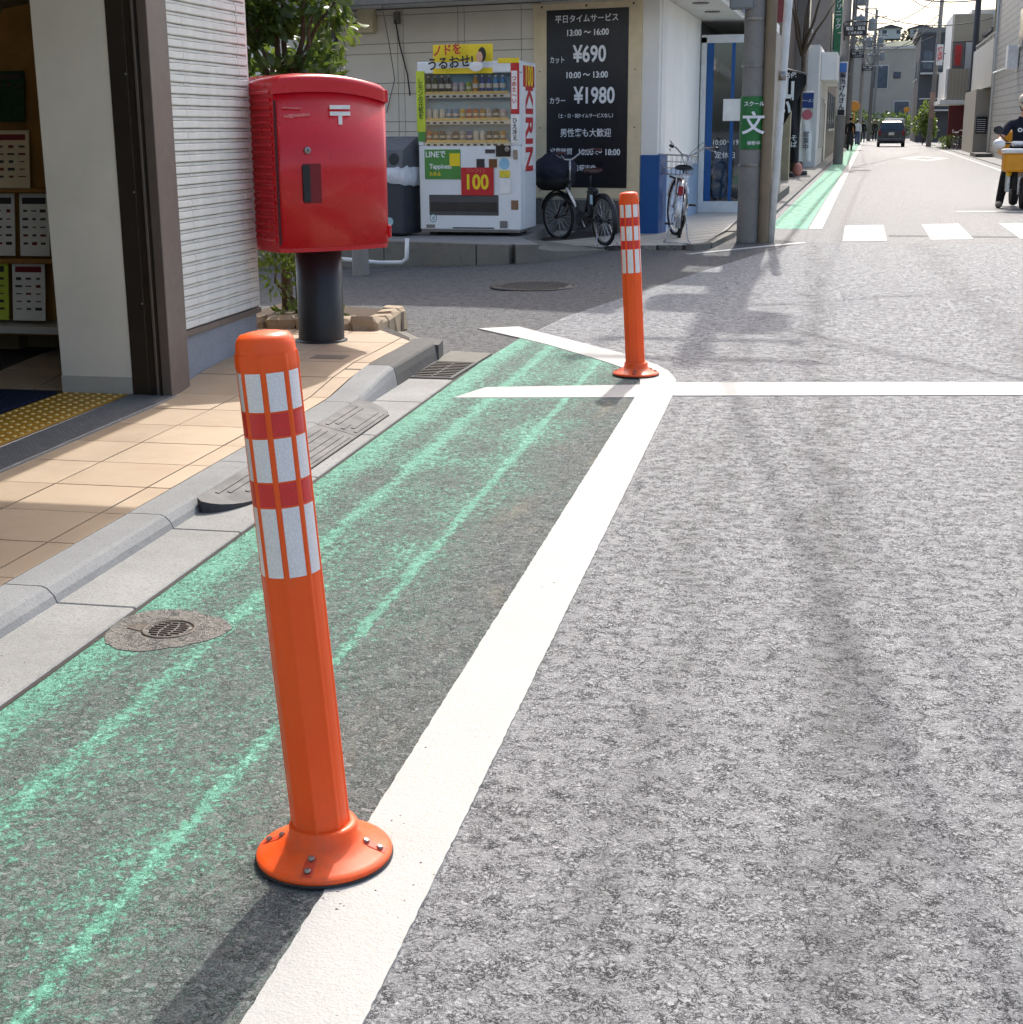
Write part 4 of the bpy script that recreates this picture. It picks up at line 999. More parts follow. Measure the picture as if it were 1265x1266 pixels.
vplate(.375, .47, .085, .16, 'grille', M_GREYM); MB().bx(-.22, .30, -.003, .002, .075, .088).build('kick_slot', M_DARK, vm)
vplate(-VW+.08, -VW+.19, .08, .115, 'maker_plate', M_GREYM)
# advertising cards
tb = MB().bx(-.435, .30, -.012, -.004, 1.70, 2.0, .001).build('top_banner', M_YEL, vm); tb.rotation_euler = (R(-3), 0, 0); tb.location = (0, -.08, 0)
for s_, x, z, sz, mt in (('ノドを', -.22, 1.93, .12, M_VRED), ('うるおせ!', -.185, 1.80, .135, M_DARK)):
    o = text(s_, sz, mt, vm, (x, -.095+(-1.85+z)*.0-.012, z), bold=.03); o.rotation_euler = (R(87), R(-4), 0)
b = MB(); b.ball((.175, -.114, 1.86), (.04, .004, .055), 16, 10); b.build('printed_face', pm('printed_skin', (214, 168, 140), .6), vm)
b = MB(); b.ball((.205, -.112, 1.885), (.05, .003, .075), 16, 10); b.build('printed_hair', M_DARK, vm)
b = MB(); b.ball((.13, -.112, 1.765), (.085, .003, .05), 16, 8); b.build('printed_shirt', M_WHITE, vm)
sc1 = vplate(-VW-.012, -VW+.095, 1.10, 1.73, 'lime_side_card', pm('ad_lime', (190, 206, 52), .5, var=.1), .003)
text('\n'.join('レモンの元気を'), .068, pm('lime_ink', (60, 96, 30), .5), vm, (-VW+.042, -.0105, 1.44), line=.88, bold=.02)
vplate(-VW+.0, -VW+.09, 1.0, 1.098, 'green_side_card', M_VGREEN, .003)
vplate(VW-.115, VW-.012, 1.28, 1.80, 'red_side_card', M_VRED, .003); vplate(VW-.27, VW-.012, 1.80, 1.85, 'yellow_top_card', M_YEL, .003)
vplate(VW-.105, VW-.035, 1.33, 1.72, 'white_strip', M_WHITE, .010, .002); text('\n'.join('つめた〜い'), .058, M_VRED, vm, (VW-.07, -.0135, 1.525), line=1.0, bold=.02)
vplate(VW-.115, VW-.02, .98, 1.275, 'white_side_card', M_WHITE, .003); text('\n'.join('ひえ冷え'), .06, M_DARK, vm, (VW-.067, -.0105, 1.12), bold=.02)
# side panel lettering
MB().bx(VW+.001, VW+.005, .05, .68, .70, 1.795).build('side_poster', M_WHITE, vm); MB().bx(VW+.006, VW+.008, .1, .62, 1.56, 1.78).build('side_poster_head', M_VRED, vm)
text('100', .30, M_YEL, vm, (VW+.0095, .36, 1.665), rot=(R(90), 0, R(90)), bold=.02, sx=.85)
text('KIRIN', .46, M_VRED, vm, (VW+.0065, .36, 1.13), rot=(0, R(90), 0), bold=.03, sx=.80)

# ---------------------------------------------------------------- recycling bins
M_BIN = pm('bin_charcoal', (50, 54, 62), .5, var=.1, dirt=.15); M_BINLID = pm('bin_lid_grey', (92, 94, 98), .5, var=.1); M_BAG = pm('bag_white', (206, 210, 216), .35, var=.15, scale=12)
def make_bin(label, loc):
    t = thing('recycling_bin', label, 'bin', loc, R(-14), 'recycling bins by the vending machine')
    MB().bx(-.2, .2, -.22, .22, 0.02, .72, .02).build('body', M_BIN, t)
    b_ = MB(); b_.extr([(-.23, .735), (.23, .735), (.23, 1.0), (.12, 1.06), (-.2, .92)], 'x', -.21, .21); ld = b_.build('lid', M_BINLID, t)
    for sx in (-.1, .1):
        b_ = MB(); b_.lathe([(.062, 0), (.062, .004), (.055, .005)], 20); o = b_.build('drop_hole', M_DARK, ld); o.location = (sx, -.217, .825); o.rotation_euler = (R(80), 0, 0)
    b_ = MB(); n_ = 28; r_ = random.Random(3); vs = []
    for zz, gr in ((.75, .0), (.70, .03), (.64, .045), (.585, .02)):
        for k in range(n_):
            a = 2*math.pi*k/n_; c_, s_ = math.cos(a), math.sin(a); q = 1/max(abs(c_), abs(s_)); j = r_.uniform(-.014, .014)
            vs.append((.2*c_*q+(gr+j)*c_, .22*s_*q+(gr+j)*s_, zz+r_.uniform(-.012, .012)-.05*c_*(zz < .7)))
    b_.smooth = True; b_.add(vs, [(i*n_+k, i*n_+(k+1) % n_, (i+1)*n_+(k+1) % n_, (i+1)*n_+k)[::-1] for i in range(3) for k in range(n_)]); b_.build('bin_bag', M_BAG, t)
    for k, (w_, z) in enumerate(((.16, .47), (.17, .45), (.15, .43))): MB().bx(-.13, -.13+w_, -.2225, -.2205, z, z+.008).build('printed_line', M_BINLID, t)
    b_ = MB(); b_.lathe([(.045, 0), (.045, .003)], 20); o = b_.build('round_label', pm('bin_label', (160, 196, 200), .5), t); o.location = (.03, -.219, .16); o.rotation_euler = (R(90), 0, 0)
    return t
make_bin('charcoal recycling bin with white bag next to the vending machine', (-4.40, 15.72, .158))
make_bin('charcoal recycling bin mostly hidden behind the red post box', (-4.86, 15.85, .158))

# ---------------------------------------------------------------- bicycles
M_TYRE = pm('tyre_black', (24, 24, 25), .8); M_CHROME = pm('bike_chrome', (176, 176, 178), .25, metal=.9, dirt=.2, scale=30); M_BRACK = pm('bike_black', (26, 26, 30), .4); M_SILV = pm('bike_silver', (196, 198, 200), .3, metal=.6)
M_BROWN = pm('saddle_brown', (72, 44, 40), .5, var=.15); M_NAVY = pm('cover_navy', (20, 22, 44), .7, var=.3, scale=6, bump=.4, bscale=20); M_REDREF = pm('reflector_red', (150, 20, 28), .25); M_BAGB = pm('cover_black', (14, 14, 16), .7, var=.3, scale=8)
def circle_pts(c, r, n, axis='y'):
    return [(c[0]+r*math.cos(2*math.pi*k/n), c[1], c[2]+r*math.sin(2*math.pi*k/n)) for k in range(n)]
def make_wheel(par, c, r, rim_mat, steer=None, tyre=.02):
    wh = link('wheel', None, par, c, (0, 0, steer or 0))
    MB().tube(circle_pts((0, 0, 0), r-tyre, 36), tyre, 8, closed=True).build('tyre', M_TYRE, wh)
    MB().tube(circle_pts((0, 0, 0), r-tyre*2.1, 36), tyre*.55, 6, closed=True).build('rim', rim_mat, wh)
    b_ = MB()
    for k in range(24):
        a = 2*math.pi*k/24; s_ = .022 if k % 2 else -.022
        b_.tube([(0, s_, 0), ((r-tyre*2)*math.cos(a), 0, (r-tyre*2)*math.sin(a))], .0022, 3, caps=False)
    b_.build('spokes', M_SILV, wh)
    MB().lathe([(.025, -.04), (.03, -.03), (.018, 0), (.03, .03), (.025, .04)], 14, Matrix.Rotation(R(90), 4, 'X')).build('hub', M_BRACK, wh)
    return wh
def make_bike(label, loc, head, lean, steer, wr, base, frame_mat, rim_mat, saddle_mat, seat_z, bar_z, extras):
    t = thing('bicycle', label, 'bicycle', loc, group='bicycles parked at the salon', rot=(lean, 0, head))
    RW, FW = (0, 0, wr), (base, 0, wr)
    bb = (.44 if wr < .3 else .46, 0, .29); st = (bb[0]-.13, 0, seat_z-.17); hd = (base-.23, 0, wr+.38); hb = (base-.18, 0, wr+.20)
    make_wheel(t, RW, wr, rim_mat)
    MB().tube([bb, st], .019, 8).tube([hd, hb], .023, 8).tube([hb, (base*.62, 0, .42), bb], .024 if wr > .3 else .03, 8).tube([RW, (bb[0]-.02, .035, bb[2])], .011, 6).tube([(0, .06, wr), (bb[0]-.02, .03, bb[2])], .011, 6).tube([(0, -.06, wr), (bb[0]-.02, -.03, bb[2])], .011, 6).tube([(0, .06, wr), (st[0]+.02, .02, st[2]-.05)], .009, 6).tube([(0, -.06, wr), (st[0]+.02, -.02, st[2]-.05)], .009, 6).build('frame', frame_mat, t)
    MB().tube([(st[0], 0, st[2]), (st[0]-.03, 0, seat_z-.03)], .013, 8).build('seat_post', M_CHROME if wr > .3 else M_BRACK, t)
    # saddle
    pts = [(-.13, .095), (-.08, .105), (.0, .075), (.08, .035), (.14, .022)]; b_ = MB(); vs = []
    for (x, hw) in pts:
        for k in range(8):
            a = 2*math.pi*k/8; vs.append((st[0]-.03+x, hw*math.cos(a), seat_z + .03*math.sin(a)*(1 if math.sin(a) > 0 else .9) + (.012 if x < -.1 else 0)))
    b_.smooth = True; b_.add(vs, [(i*8+k, i*8+(k+1) % 8, (i+1)*8+(k+1) % 8, (i+1)*8+k) for i in range(4) for k in range(8)] + [tuple(range(8)), tuple(range(32, 40))[::-1]]); b_.build('saddle', saddle_mat, t)
    # steering assembly, turned about the head tube
    fk = link('front_fork', MB().tube([(hd[0]-base, 0, hd[2]-wr), (hb[0]-base, 0, hb[2]-wr), (-.12, 0, .12)], .02, 8).tube([(-.15, .0, .17), (-.13, .065, .13), (-.06, .065, .02), (0, .06, 0)], .011, 6).tube([(-.15, 0, .17), (-.13, -.065, .13), (-.06, -.065, .02), (0, -.06, 0)], .011, 6).mesh('front_fork', frame_mat if wr > .3 else M_BRACK), t, FW)
    fk.matrix_local = Matrix.Translation(hb) @ Matrix.Rotation(steer, 4, 'Z') @ Matrix.Translation((base-hb[0], 0, wr-hb[2]))
    make_wheel(fk, (0, 0, 0), wr, rim_mat)
    hz = bar_z - wr; hx = hd[0]-base-.02
    MB().tube([(hx+.02, 0, hd[2]-wr), (hx, 0, hz-.09)], .013, 8).build('stem', M_CHROME, fk)
    sw = .27
    hbp = [(hx-.22, sw, hz), (hx-.12, sw-.015, hz+.01), (hx-.02, .17, hz-.005), (hx+.02, .07, hz-.08), (hx, 0, hz-.09), (hx+.02, -.07, hz-.08), (hx-.02, -.17, hz-.005), (hx-.12, -sw+.015, hz+.01), (hx-.22, -sw, hz)]
    MB().tube(hbp, .011, 8).build('handlebar', M_CHROME, fk)
    for sg in (1, -1):
        MB().tube([(hx-.23, sg*sw, hz), (hx-.11, sg*(sw-.01), hz+.008)], .017, 8).build('grip', M_BRACK if wr > .3 else M_BROWN, fk)
        MB().tube([(hx-.03, sg*(sw-.05), hz-.02), (hx-.12, sg*(sw+.0), hz-.035), (hx-.17, sg*sw, hz-.05)], .006, 6).build('brake_lever', M_CHROME, fk)
        MB().tube([(hx-.03, sg*(sw-.06), hz-.0), (hx+.10, sg*.2, hz+.06), (hx+.12, sg*.05, hz-.08), (hx+.03, 0, hz-.25)], .0035, 4).build('brake_cable', M_BRACK, fk)
    # mudguards
    def guard(c0, a0, a1, par, cx, mat):
        b2 = MB(); n_ = 16; vs2 = []
        for i in range(n_+1):
            a = R(a0+(a1-a0)*i/n_)
            for q in (-1, -.5, .5, 1):
                rr = wr+.022 - (.012 if abs(q) == 1 else 0); vs2.append((cx+rr*math.cos(a), .028*q, c0+rr*math.sin(a)))
        b2.smooth = True; b2.add(vs2, [(i*4+k, (i+1)*4+k, (i+1)*4+k+1, i*4+k+1) for i in range(n_) for k in range(3)]); b2.build('mudguard', mat, par)
    guard(wr, 20, 205, t, 0, extras.get('guard', M_SILV)); guard(0, 15, 150, fk, 0, extras.get('guard', M_SILV))
    ck = MB().lathe([(.085, -.004), (.085, .004)], 24, Matrix.Rotation(R(90), 4, 'X')).build('chainring', M_BRACK, t, loc=(bb[0], -.05, bb[2]))
    for sg, ang in ((1, 40), (-1, 220)):
        a = R(ang); q = (bb[0]+.16*math.cos(a), -sg*.07, bb[2]+.16*math.sin(a))
        MB().tube([(bb[0], -sg*.05, bb[2]), q], .009, 6).build('crank_arm', M_CHROME, t); MB().box((q[0], q[1]-sg*.05, q[2]), (.09, .085, .022), .004).build('pedal', M_BRACK, t)
    MB().box((bb[0]*.5, -.062, wr*.5+bb[2]*.5), (.50, .012, .075), .01, Matrix.Rotation(math.atan2(wr-bb[2], bb[0]), 4, 'Y')).build('chain_case', extras.get('case', M_SILV), t)
    # two-legged stand
    MB().tube([(.03, .07, wr-.02), (-.03, .11, .06), (-.06, .15, .008)], .007, 6).tube([(.03, -.07, wr-.02), (-.03, -.11, .06), (-.06, -.15, .008)], .007, 6).tube([(-.06, .15, .010), (-.06, -.15, .010)], .007, 6).build('stand', M_CHROME, t)
    return t, fk, dict(hx=hx, hz=hz, st=st, bb=bb)
# black small-wheeled electric bicycle: front away from the road
eb, fk, q = make_bike('black electric bicycle with covered basket and brown saddle under the price board', (-2.10, 15.88, .04), R(90+35), R(-3), R(14), .275, 1.06, M_BRACK, M_GREYM, M_BROWN, .80, 1.0, dict(guard=M_BRACK, case=M_BRACK))
MB().box((q['st'][0]-.065, 0, .47), (.10, .09, .30), .015, Matrix.Rotation(R(-12), 4, 'Y')).build('battery', M_BRACK, eb)
MB().box((q['st'][0]-.12, .046, .50), (.06, .004, .10)).build('battery_label', pm('label_blue', (170, 200, 214), .4), eb)
MB().box((q['bb'][0]+.03, 0, .27), (.26, .12, .17), .04).build('motor_unit', M_BRACK, eb)
MB().tube([(.85, .02, .60), (.62, .02, .40)], .016, 6).build('frame_badge', M_WHITE, eb)
MB().tube([(-.05, -.05, .3), (-.10, -.05, .44), (.12, -.04, .56), (.2, -.02, .54)], .012, 6).build('ring_lock', M_SILV, eb)
r5 = random.Random(5); b = MB(); b.ball((.02, 0, .52), (.24, .25, .20), 22, 14)
b.v = [(x+r5.uniform(-.01, .01), y+r5.uniform(-.01, .01), max(z, .36)+r5.uniform(-.008, .008)) for x, y, z in b.v]; bag = b.build('basket_cover', M_NAVY, fk)
b = MB(); b.ball((.03, 0, .42), (.22, .23, .16), 20, 12); b.v = [(x*1.02, y*1.04, max(z, .30)) for x, y, z in b.v]; b.build('basket', M_BAGB, fk)
b = MB(); b.tube([(.2, .2, .52), (.26, .0, .55), (.2, -.2, .52)], .008, 6); b.build('cover_piping', pm('piping_red', (110, 30, 40), .6), bag)
# silver city bicycle seen from behind
cb, fk2, q = make_bike('silver city bicycle with wire basket parked by the blue wainscot', (-1.33, 16.12, .062), R(90+3), R(3.5), R(20), .335, 1.10, M_SILV, M_SILV, M_BRACK, .80, 1.02, dict())
MB().box((-.345, 0, .58), (.014, .055, .10), .006).build('rear_reflector', M_REDREF, cb)
MB().tube([(-.35, .06, .72), (.12, .06, .72)], .006, 6).tube([(-.35, -.06, .72), (.12, -.06, .72)], .006, 6).tube([(-.35, .06, .72), (-.35, -.06, .72)], .006, 6).tube([(-.2, .06, .72), (0, .06, .34)], .006, 6).tube([(-.2, -.06, .72), (0, -.06, .34)], .006, 6).tube([(-.1, .06, .72), (-.1, -.06, .72)], .005, 6).build('rear_carrier', M_SILV, cb)
MB().tube([(.26, 0.0, .66), (.2, 0.12, .70), (.1, .14, .71)], .012, 6).build('pump', M_BRACK, cb)
b = MB()
bx0, bx1, bw, bz0, bz1 = .02, .30, .19, .36, .58
for k in range(7):
    f_ = k/6
    for sg in (-1, 1): b.tube([(bx0+(bx1-bx0)*f_, sg*bw*.8, bz0), (bx0-.02+(bx1-bx0+.05)*f_, sg*bw, bz1)], .003, 4)
    yb_ = -bw*.8+1.6*bw*f_; yt_ = -bw+2*bw*f_
    b.tube([(bx0, yb_, bz0), (bx0-.02, yt_, bz1)], .003, 4); b.tube([(bx1, yb_, bz0), (bx1+.03, yt_, bz1)], .003, 4); b.tube([(bx0, yb_, bz0), (bx1, yb_, bz0)], .003, 4)
for f_, rr in ((0, .004), (.33, .003), (.66, .003), (1, .006)):
    xa, xb, ww, zz = bx0-.02*f_, bx1+.03*f_, bw*(.8+.2*f_), bz0+(bz1-bz0)*f_
    b.tube([(xa, -ww, zz), (xb, -ww, zz), (xb, ww, zz), (xa, ww, zz)], rr, 5, closed=True)
b.build('wire_basket', M_CHROME, fk2)
MB().tube([(-.1, .05, .68), (-.06, .06, .55), (-.08, -.02, .46), (-.12, -.04, .58), (-.1, .02, .7)], .012, 6).build('cable_lock', pm('lock_maroon', (96, 40, 44), .5), cb)
cb.children[-1].location = (base_ := .92, 0, .25)
# ---------------------------------------------------------------- poles and pipes at the corner
pole_grp = 'concrete utility poles along the street'
M_PIPEW = pm('white_pipe', (214, 216, 214), .45, dirt=.15); M_PIPEB = pm('bronze_pipe', (128, 112, 88), .5, var=.15, scale=3, dirt=.2)
M_GREENSIGN = pm('sign_green', (32, 112, 52), .5, var=.06); M_TRANS = pm('transformer_grey', (128, 132, 132), .5, dirt=.2); M_WIRE = pm('wire_black', (28, 28, 30), .6); M_INSUL = pm('insulator', (222, 220, 214), .3)
def utility_pole(label, loc, h_=11.0, r_=.13, lean=0, arms=((10.4, 1.5), (9.5, 1.2)), trans=((8.1, .32, 1), (8.1, -.32, 1)), steps=True, az=0):
    t = thing('utility_pole', label, 'utility pole', loc, group=pole_grp, rot=(0, lean, az))
    MB().lathe([(r_*1.12, -.3), (r_*1.1, 0), (r_*.75, h_)], 28).build('shaft', M_POLE, t)
    for z, w_ in arms:
        ar = MB().box((0, -.12, z), (w_, .08, .08), .006).build('crossarm', M_GREYM, t)
        for k in range(3): MB().lathe([(.035, 0), (.06, .05), (.03, .07), (.055, .12), (.03, .15)], 10).build('insulator', M_INSUL, ar, loc=(-w_*.45+w_*.45*k, -.12, z+.045))
    for z, x, sc_ in trans:
        tr = MB().lathe([(.0, 0), (.26, 0), (.28, .03), (.28, .75), (.26, .80), (.10, .86), (.08, .9)], 24, caps=False).build('transformer', M_TRANS, t, loc=(x*1.2, -.12, z))
        MB().lathe([(.04, .85), (.06, .9), (.03, .95), (.05, 1.0)], 10).build('bushing', M_INSUL, tr)
    if steps:
        for k in range(14):
            a = 1 if k % 2 else -1; MB().tube([(0, 0, 2.6+.45*k), (a*.27, .0, 2.6+.45*k)], .009, 5).build('step_bolt', M_STEEL, t)
    return t
p1 = utility_pole('near concrete utility pole with a green school zone sign at the crossing corner', (-.60, 17.25, 0), 10.2, .122, arms=((9.8, 1.5), (8.9, 1.3)), trans=((7.5, .24, 1), (6.3, -.22, 1)))
b = MB(); vs = []; n_ = 14
for z in (0, .56):
    for k in range(n_+1): a = R(-170+150*k/n_); vs.append((.141*math.cos(a), .141*math.sin(a), 1.06+z))
b.smooth = True; b.add(vs, [(k, k+1, n_+2+k, n_+1+k) for k in range(n_)]); gs = b.build('school_sign', M_GREENSIGN, p1)
MB().lathe([(.1395, 1.05), (.1395, 1.63)], 28, caps=False).build('sign_strap', M_GREENSIGN, p1)
text('スクール', .058, M_TEXT, p1, (.02, -.1425, 1.545), bold=.02); text('文', .26, M_TEXT, p1, (.02, -.143, 1.32), bold=.02); text('横断中', .05, M_TEXT, p1, (.03, -.1425, 1.115), bold=.01)
MB().box((-.02, -.137, 1.98), (.055, .012, .055), .004).build('id_plate', M_GREYM, p1)
for z, th in ((.86, .03), (1.95, .02), (2.45, .025)): MB().lathe([(.1385, z), (.1395, z+.003), (.139, z+th)], 28, caps=False).build('steel_band', M_STEEL, p1)
MB().box((-.16, -.05, 2.75), (.26, .2, .36), .015).build('junction_box', M_TRANS, p1)
b = MB(); b.lathe([(.062, 0), (.062, 8.0)], 18); b.build('riser_pipe', M_PIPEB, label='bronze cable riser pipe strapped beside the corner utility pole', cat='pipe', loc=(-.425, 17.18, 0))
b = MB(); b.tube([(-.345, 17.22, 0), (-.30, 17.25, 1.2), (-.245, 17.25, 2.7), (-.2, 17.25, 4.4)], .047, 14); wp = b.build('white_pole', M_PIPEW, label='slim white pole leaning just right of the corner utility pole', cat='pole')
b = MB(); b.tube([(-.283, 17.25, 1.80), (-.279, 17.25, 1.9)], .051, 14); b.build('band', M_STEEL, wp)
# short concrete post and pipe rail in front of the salon
cp = thing('short_post', 'short grey concrete post standing behind the black post box pillar', 'post', (-4.28, 13.9, zg(-4.2, 13.9)))
MB().lathe([(.085, -.05), (.08, .42), (.07, .44)], 20).build('shaft', M_POLE, cp)
b = MB(); b.tube([(-4.62, 14.25, .02), (-4.2, 14.3, -.02), (-3.98, 14.35, -.02), (-3.93, 14.36, 0.02), (-3.93, 14.4, .22)], .022, 10); b.build('drain_pipe', M_PIPEW, label='white drain pipe bent along the mossy platform kerb', cat='pipe')

# ---------------------------------------------------------------- wires
def cable(a, b_, sag, r_=.012, n_=14):
    a, b_ = Vector(a), Vector(b_); return [tuple(a.lerp(b_, i/n_) - Vector((0, 0, sag*4*(i/n_)*(1-i/n_)))) for i in range(n_+1)]
PX = [(-.6, 17.25), (1.17, 53.0), (2.42, 90), (3.85, 112), (5.5, 135), (7.0, 162)]
def wire(a, b_, sag, r_, label, n=14):
    MB().tube(cable(a, b_, sag, n_=n), r_, 5).build('overhead_cable', M_WIRE, label=label, cat='cable', group='overhead cables')
spans = list(zip(PX, PX[1:]))
wn_ = ['corner pole', 'second left pole', 'third left pole', 'fourth left pole', 'fifth left pole', 'last left pole']
for i, (a, b_) in enumerate(spans):
    for k, (z, off, r_, nm) in enumerate(((6.4, .18, .022, 'thick telephone cable'), (6.9, -.18, .018, 'telephone cable'), (9.95, .6, .012, 'outer power line'), (9.95, -.6, .012, 'inner power line'), (7.6, .1, .02, 'low voltage cable'))):
        wire((a[0]+off, a[1], z), (b_[0]+off, b_[1], z), .7 if i == 0 else .4, r_, f'{nm} strung between the {wn_[i]} and the {wn_[i+1]}')
RP = [F(79, 5.1), F(31, 6.6)]
wire((-.6, 17.25, 7.2), (9.5, 22.5, 6.8), .5, .02, 'thick service cable crossing the road from the corner pole')
wire((-.6, 17.25, 6.8), (8.5, 14, 6.4), .5, .016, 'thin service cable crossing the road near the stop line')
wire((-.6, 17.25, 6.2), (9.0, 16, 6.6), .7, .012, 'slack service cable crossing the road near the corner pole')


wire((-.62, 17.25, 8.5), (3.35, -14, 8.5), .4, .022, 'power cable running from the corner pole over the near road', 18)
wire((-.40, 17.25, 8.7), (3.75, -14, 8.7), .4, .014, 'thinner cable beside the power cable over the near road', 18)
wire((-.6, 17.25, 7.6), (9, 2, 7.2), .4, .022, 'unseen cable added for its shadow, slanting from the corner pole to the near right', 14)  # added out of view to lay a diagonal shadow across the road
wire((-.6, 17.25, 8.2), (9, 5, 7.8), .5, .018, 'second cable slanting from the corner pole to the near right', 14)

# ---------------------------------------------------------------- far street, left side
M_BRNW = pm('dark_brown_boards', (64, 52, 44), .7, var=.15, scale=4, bump=.3); M_STONEW = pm('weathered_grey_wall', (138, 130, 120), .8, var=.1, scale=2, dirt=.3); M_PALEW = pm('pale_grey_wall', (200, 198, 190), .8, var=.06, scale=1.5, dirt=.15)
M_WINF = pm('far_window', (70, 84, 98), .2, var=.2, scale=2); M_TANP = pm('tan_panel', (172, 160, 138), .7, var=.05, scale=2); M_GREYF = pm('grey_facade', (168, 162, 150), .8, var=.06, scale=.8, dirt=.15); M_DKGREY = pm('dark_grey_facade', (74, 76, 80), .7, var=.1)
def fprism(par, name, mat, s0, s1, d0, d1, z0_, z1_):
    b_ = MB(); b_.prism([F(s0, d0), F(s0, d1), F(s1, d1), F(s1, d0)], z0_, z1_); return b_.build(name, mat, par)
sw_ = MB()
for a, c in ((2.0, 27), (27.05, 52), (52.05, 150)): sw_.prism([F(a, -1.6), F(a, -.62), F(c, -.62), F(c, -1.6)], -.05, .05)
struct('far_left_pavement', sw_, concrete_material('far_pavement', (.24, .235, .22)))
sw_ = MB(); sw_.prism([F(8, 4.9), F(8, 7), F(150, 7), F(150, 4.9)], -.05, .03); struct('far_right_pavement', sw_, M_CONC)
rs = thing('restaurant', 'dark brown boarded shop behind the corner utility poles', 'building')
fprism(rs, 'wall', M_BRNW, 10.5, 27, -6, -1.62, 0, 6.4); fprism(rs, 'roof', M_DKGREY, 10.3, 27.3, -6.2, -1.4, 6.41, 6.55)
for s0 in (12, 16, 20.5): 
    o = fprism(rs, 'window', M_WINF, s0, s0+1.6, -1.64, -1.60, 3.6, 4.8)
fprism(rs, 'cream_post', pm('cream_post', (176, 164, 134), .7), 12.5, 12.75, -1.45, -1.2, .05, 2.3); fprism(rs, 'cream_post', MATS['cream_post'], 16.5, 16.9, -1.5, -1.15, .05, 2.2)
fprism(rs, 'step', M_KERBDARK, 4.5, 9.5, -1.5, -.75, .05, .19)
fprism(rs, 'red_sign', pm('faded_red_sign', (120, 52, 52), .6), 8.0, 8.15, -1.25, -.85, 3.1, 4.0); fprism(rs, 'sign_arm', M_GREYM, 8.05, 8.1, -2.0, -1.26, 3.8, 3.86)
# black banner with white brush lettering
bn = thing('shop_banner', 'black cloth banner with white brush lettering hung above the pavement', 'banner', (-.52, 27.2, 0))
vs = []; cols9 = 9
for i in range(cols9):
    f_ = i/(cols9-1)
    for j in range(7):
        g_ = j/6; zt_ = 2.30-.12*f_; zb_ = 1.07+.95*f_
        vs.append((.0+.50*f_, .05*math.sin(f_*9)+.03*math.sin(g_*4+f_*3), zt_+(zb_-zt_)*g_))
b = MB(); b.smooth = True; b.add(vs, [(i*7+j, i*7+j+1, (i+1)*7+j+1, (i+1)*7+j) for i in range(cols9-1) for j in range(6)]); cl_ = b.build('cloth', pm('banner_black', (20, 20, 22), .8), bn)
text('山', .40, M_TEXT, bn, (.16, -.07, 1.92), bold=.05, sx=.75); text('い', .32, M_TEXT, bn, (.13, -.07, 1.60), bold=.05, sx=.8); text('り', .22, M_TEXT, bn, (.07, -.075, 1.33), bold=.04, sx=.7); text('名代', .10, M_TEXT, bn, (.22, -.07, 2.17), bold=.03)
MB().tube([(-.05, 0, 2.33), (.52, 0, 2.20)], .012, 6).build('rod', M_GREYM, bn); MB().tube([(-.06, 0, 2.33), (-.06, .02, .05)], .016, 6).build('staff', M_BRACK, bn)
# upright flag
def nobori(label, loc, cloth_mat, txt, tmat, head=None, disc=None, w_=.42, h_=1.75):
    t = thing('upright_flag', label, 'flag', loc, group='upright shop flags'); b_ = MB(); vs_ = []
    for i in range(7):
        for j in range(9): f_, g_ = i/6, j/8; vs_.append((w_*f_, .035*math.sin(f_*6+g_*5), .35+h_*g_))
    b_.smooth = True; b_.add(vs_, [(i*9+j, (i+1)*9+j, (i+1)*9+j+1, i*9+j+1) for i in range(6) for j in range(8)]); b_.build('cloth', cloth_mat, t)
    MB().tube([(-.015, 0, 0), (-.015, 0, .4+h_)], .012, 6).tube([(-.015, 0, .37+h_), (w_, 0, .37+h_)], .008, 6).build('staff', M_WHITE, t)
    MB().lathe([(.22, 0), (.22, .10), (.05, .13)], 16).build('weight', M_DARK, t)
    if head: MB().bx(.0, w_, -.047, -.043, .35+h_*.78, .35+h_*.995).build('flag_head', head, t); text('ラーメン', .10, M_TEXT, t, (w_/2, -.05, .35+h_*.88), bold=.02)
    if disc: o = MB().lathe([(.13, 0), (.13, .003)], 18).build('disc', disc, t, loc=(w_/2, -.045, .35+h_*.68), rot=(R(90), 0, 0))
    text('\n'.join(txt), .16, tmat, t, (w_/2, -.06, .35+h_*.30), bold=.02)
    return t
nobori('white upright flag with blue top and pink disc by the restaurant', (-.12, 40.0, .05), M_WHITE, '営業中', pm('ink_grey', (110, 110, 116), .6), pm('flag_blue', (38, 66, 130), .6), pm('flag_pink', (206, 110, 120), .6), .30)
nobori('dark upright flag with white lettering left of the blue topped flag', (-.40, 38.5, .05), pm('flag_dark', (40, 38, 42), .7), 'そば', M_TEXT, w_=.25)
gbx = thing('green_cabinet', 'narrow green cabinet beside the upright shop flags', 'cabinet', (-.60, 36.2, .05)); MB().bx(0, .20, 0, .4, 0, 1.05, .01).build('case', pm('cabinet_green', (24, 116, 92), .5), gbx); MB().bx(.03, .17, -.006, 0, .72, .92).build('plate', M_TANP, gbx)
MB().ball((.10, -.05, .12), (.12, .11, .17), 14, 10).build('paper_lantern', pm('lantern_pink', (200, 130, 116), .6), label='pink round lantern at the foot of the dark upright flag', cat='lantern', loc=(-.25, 38.2, .12))
# bare street tree
bt_ = thing('bare_tree', 'bare thin tree trunk in front of the brown shop', 'tree', F(20, -1.2, .05)); branches('trunk', bt_, (0, 0, 0), [(.15, 0, 4.2)], .10, seed=4); branches('branches', bt_, (.1, 0, 3.0), [(.9, .3, 4.4), (-.5, -.2, 5.2), (.3, .1, 5.8), (.7, -.3, 5.0), (-.2, .4, 4.6)], .05, seed=5)
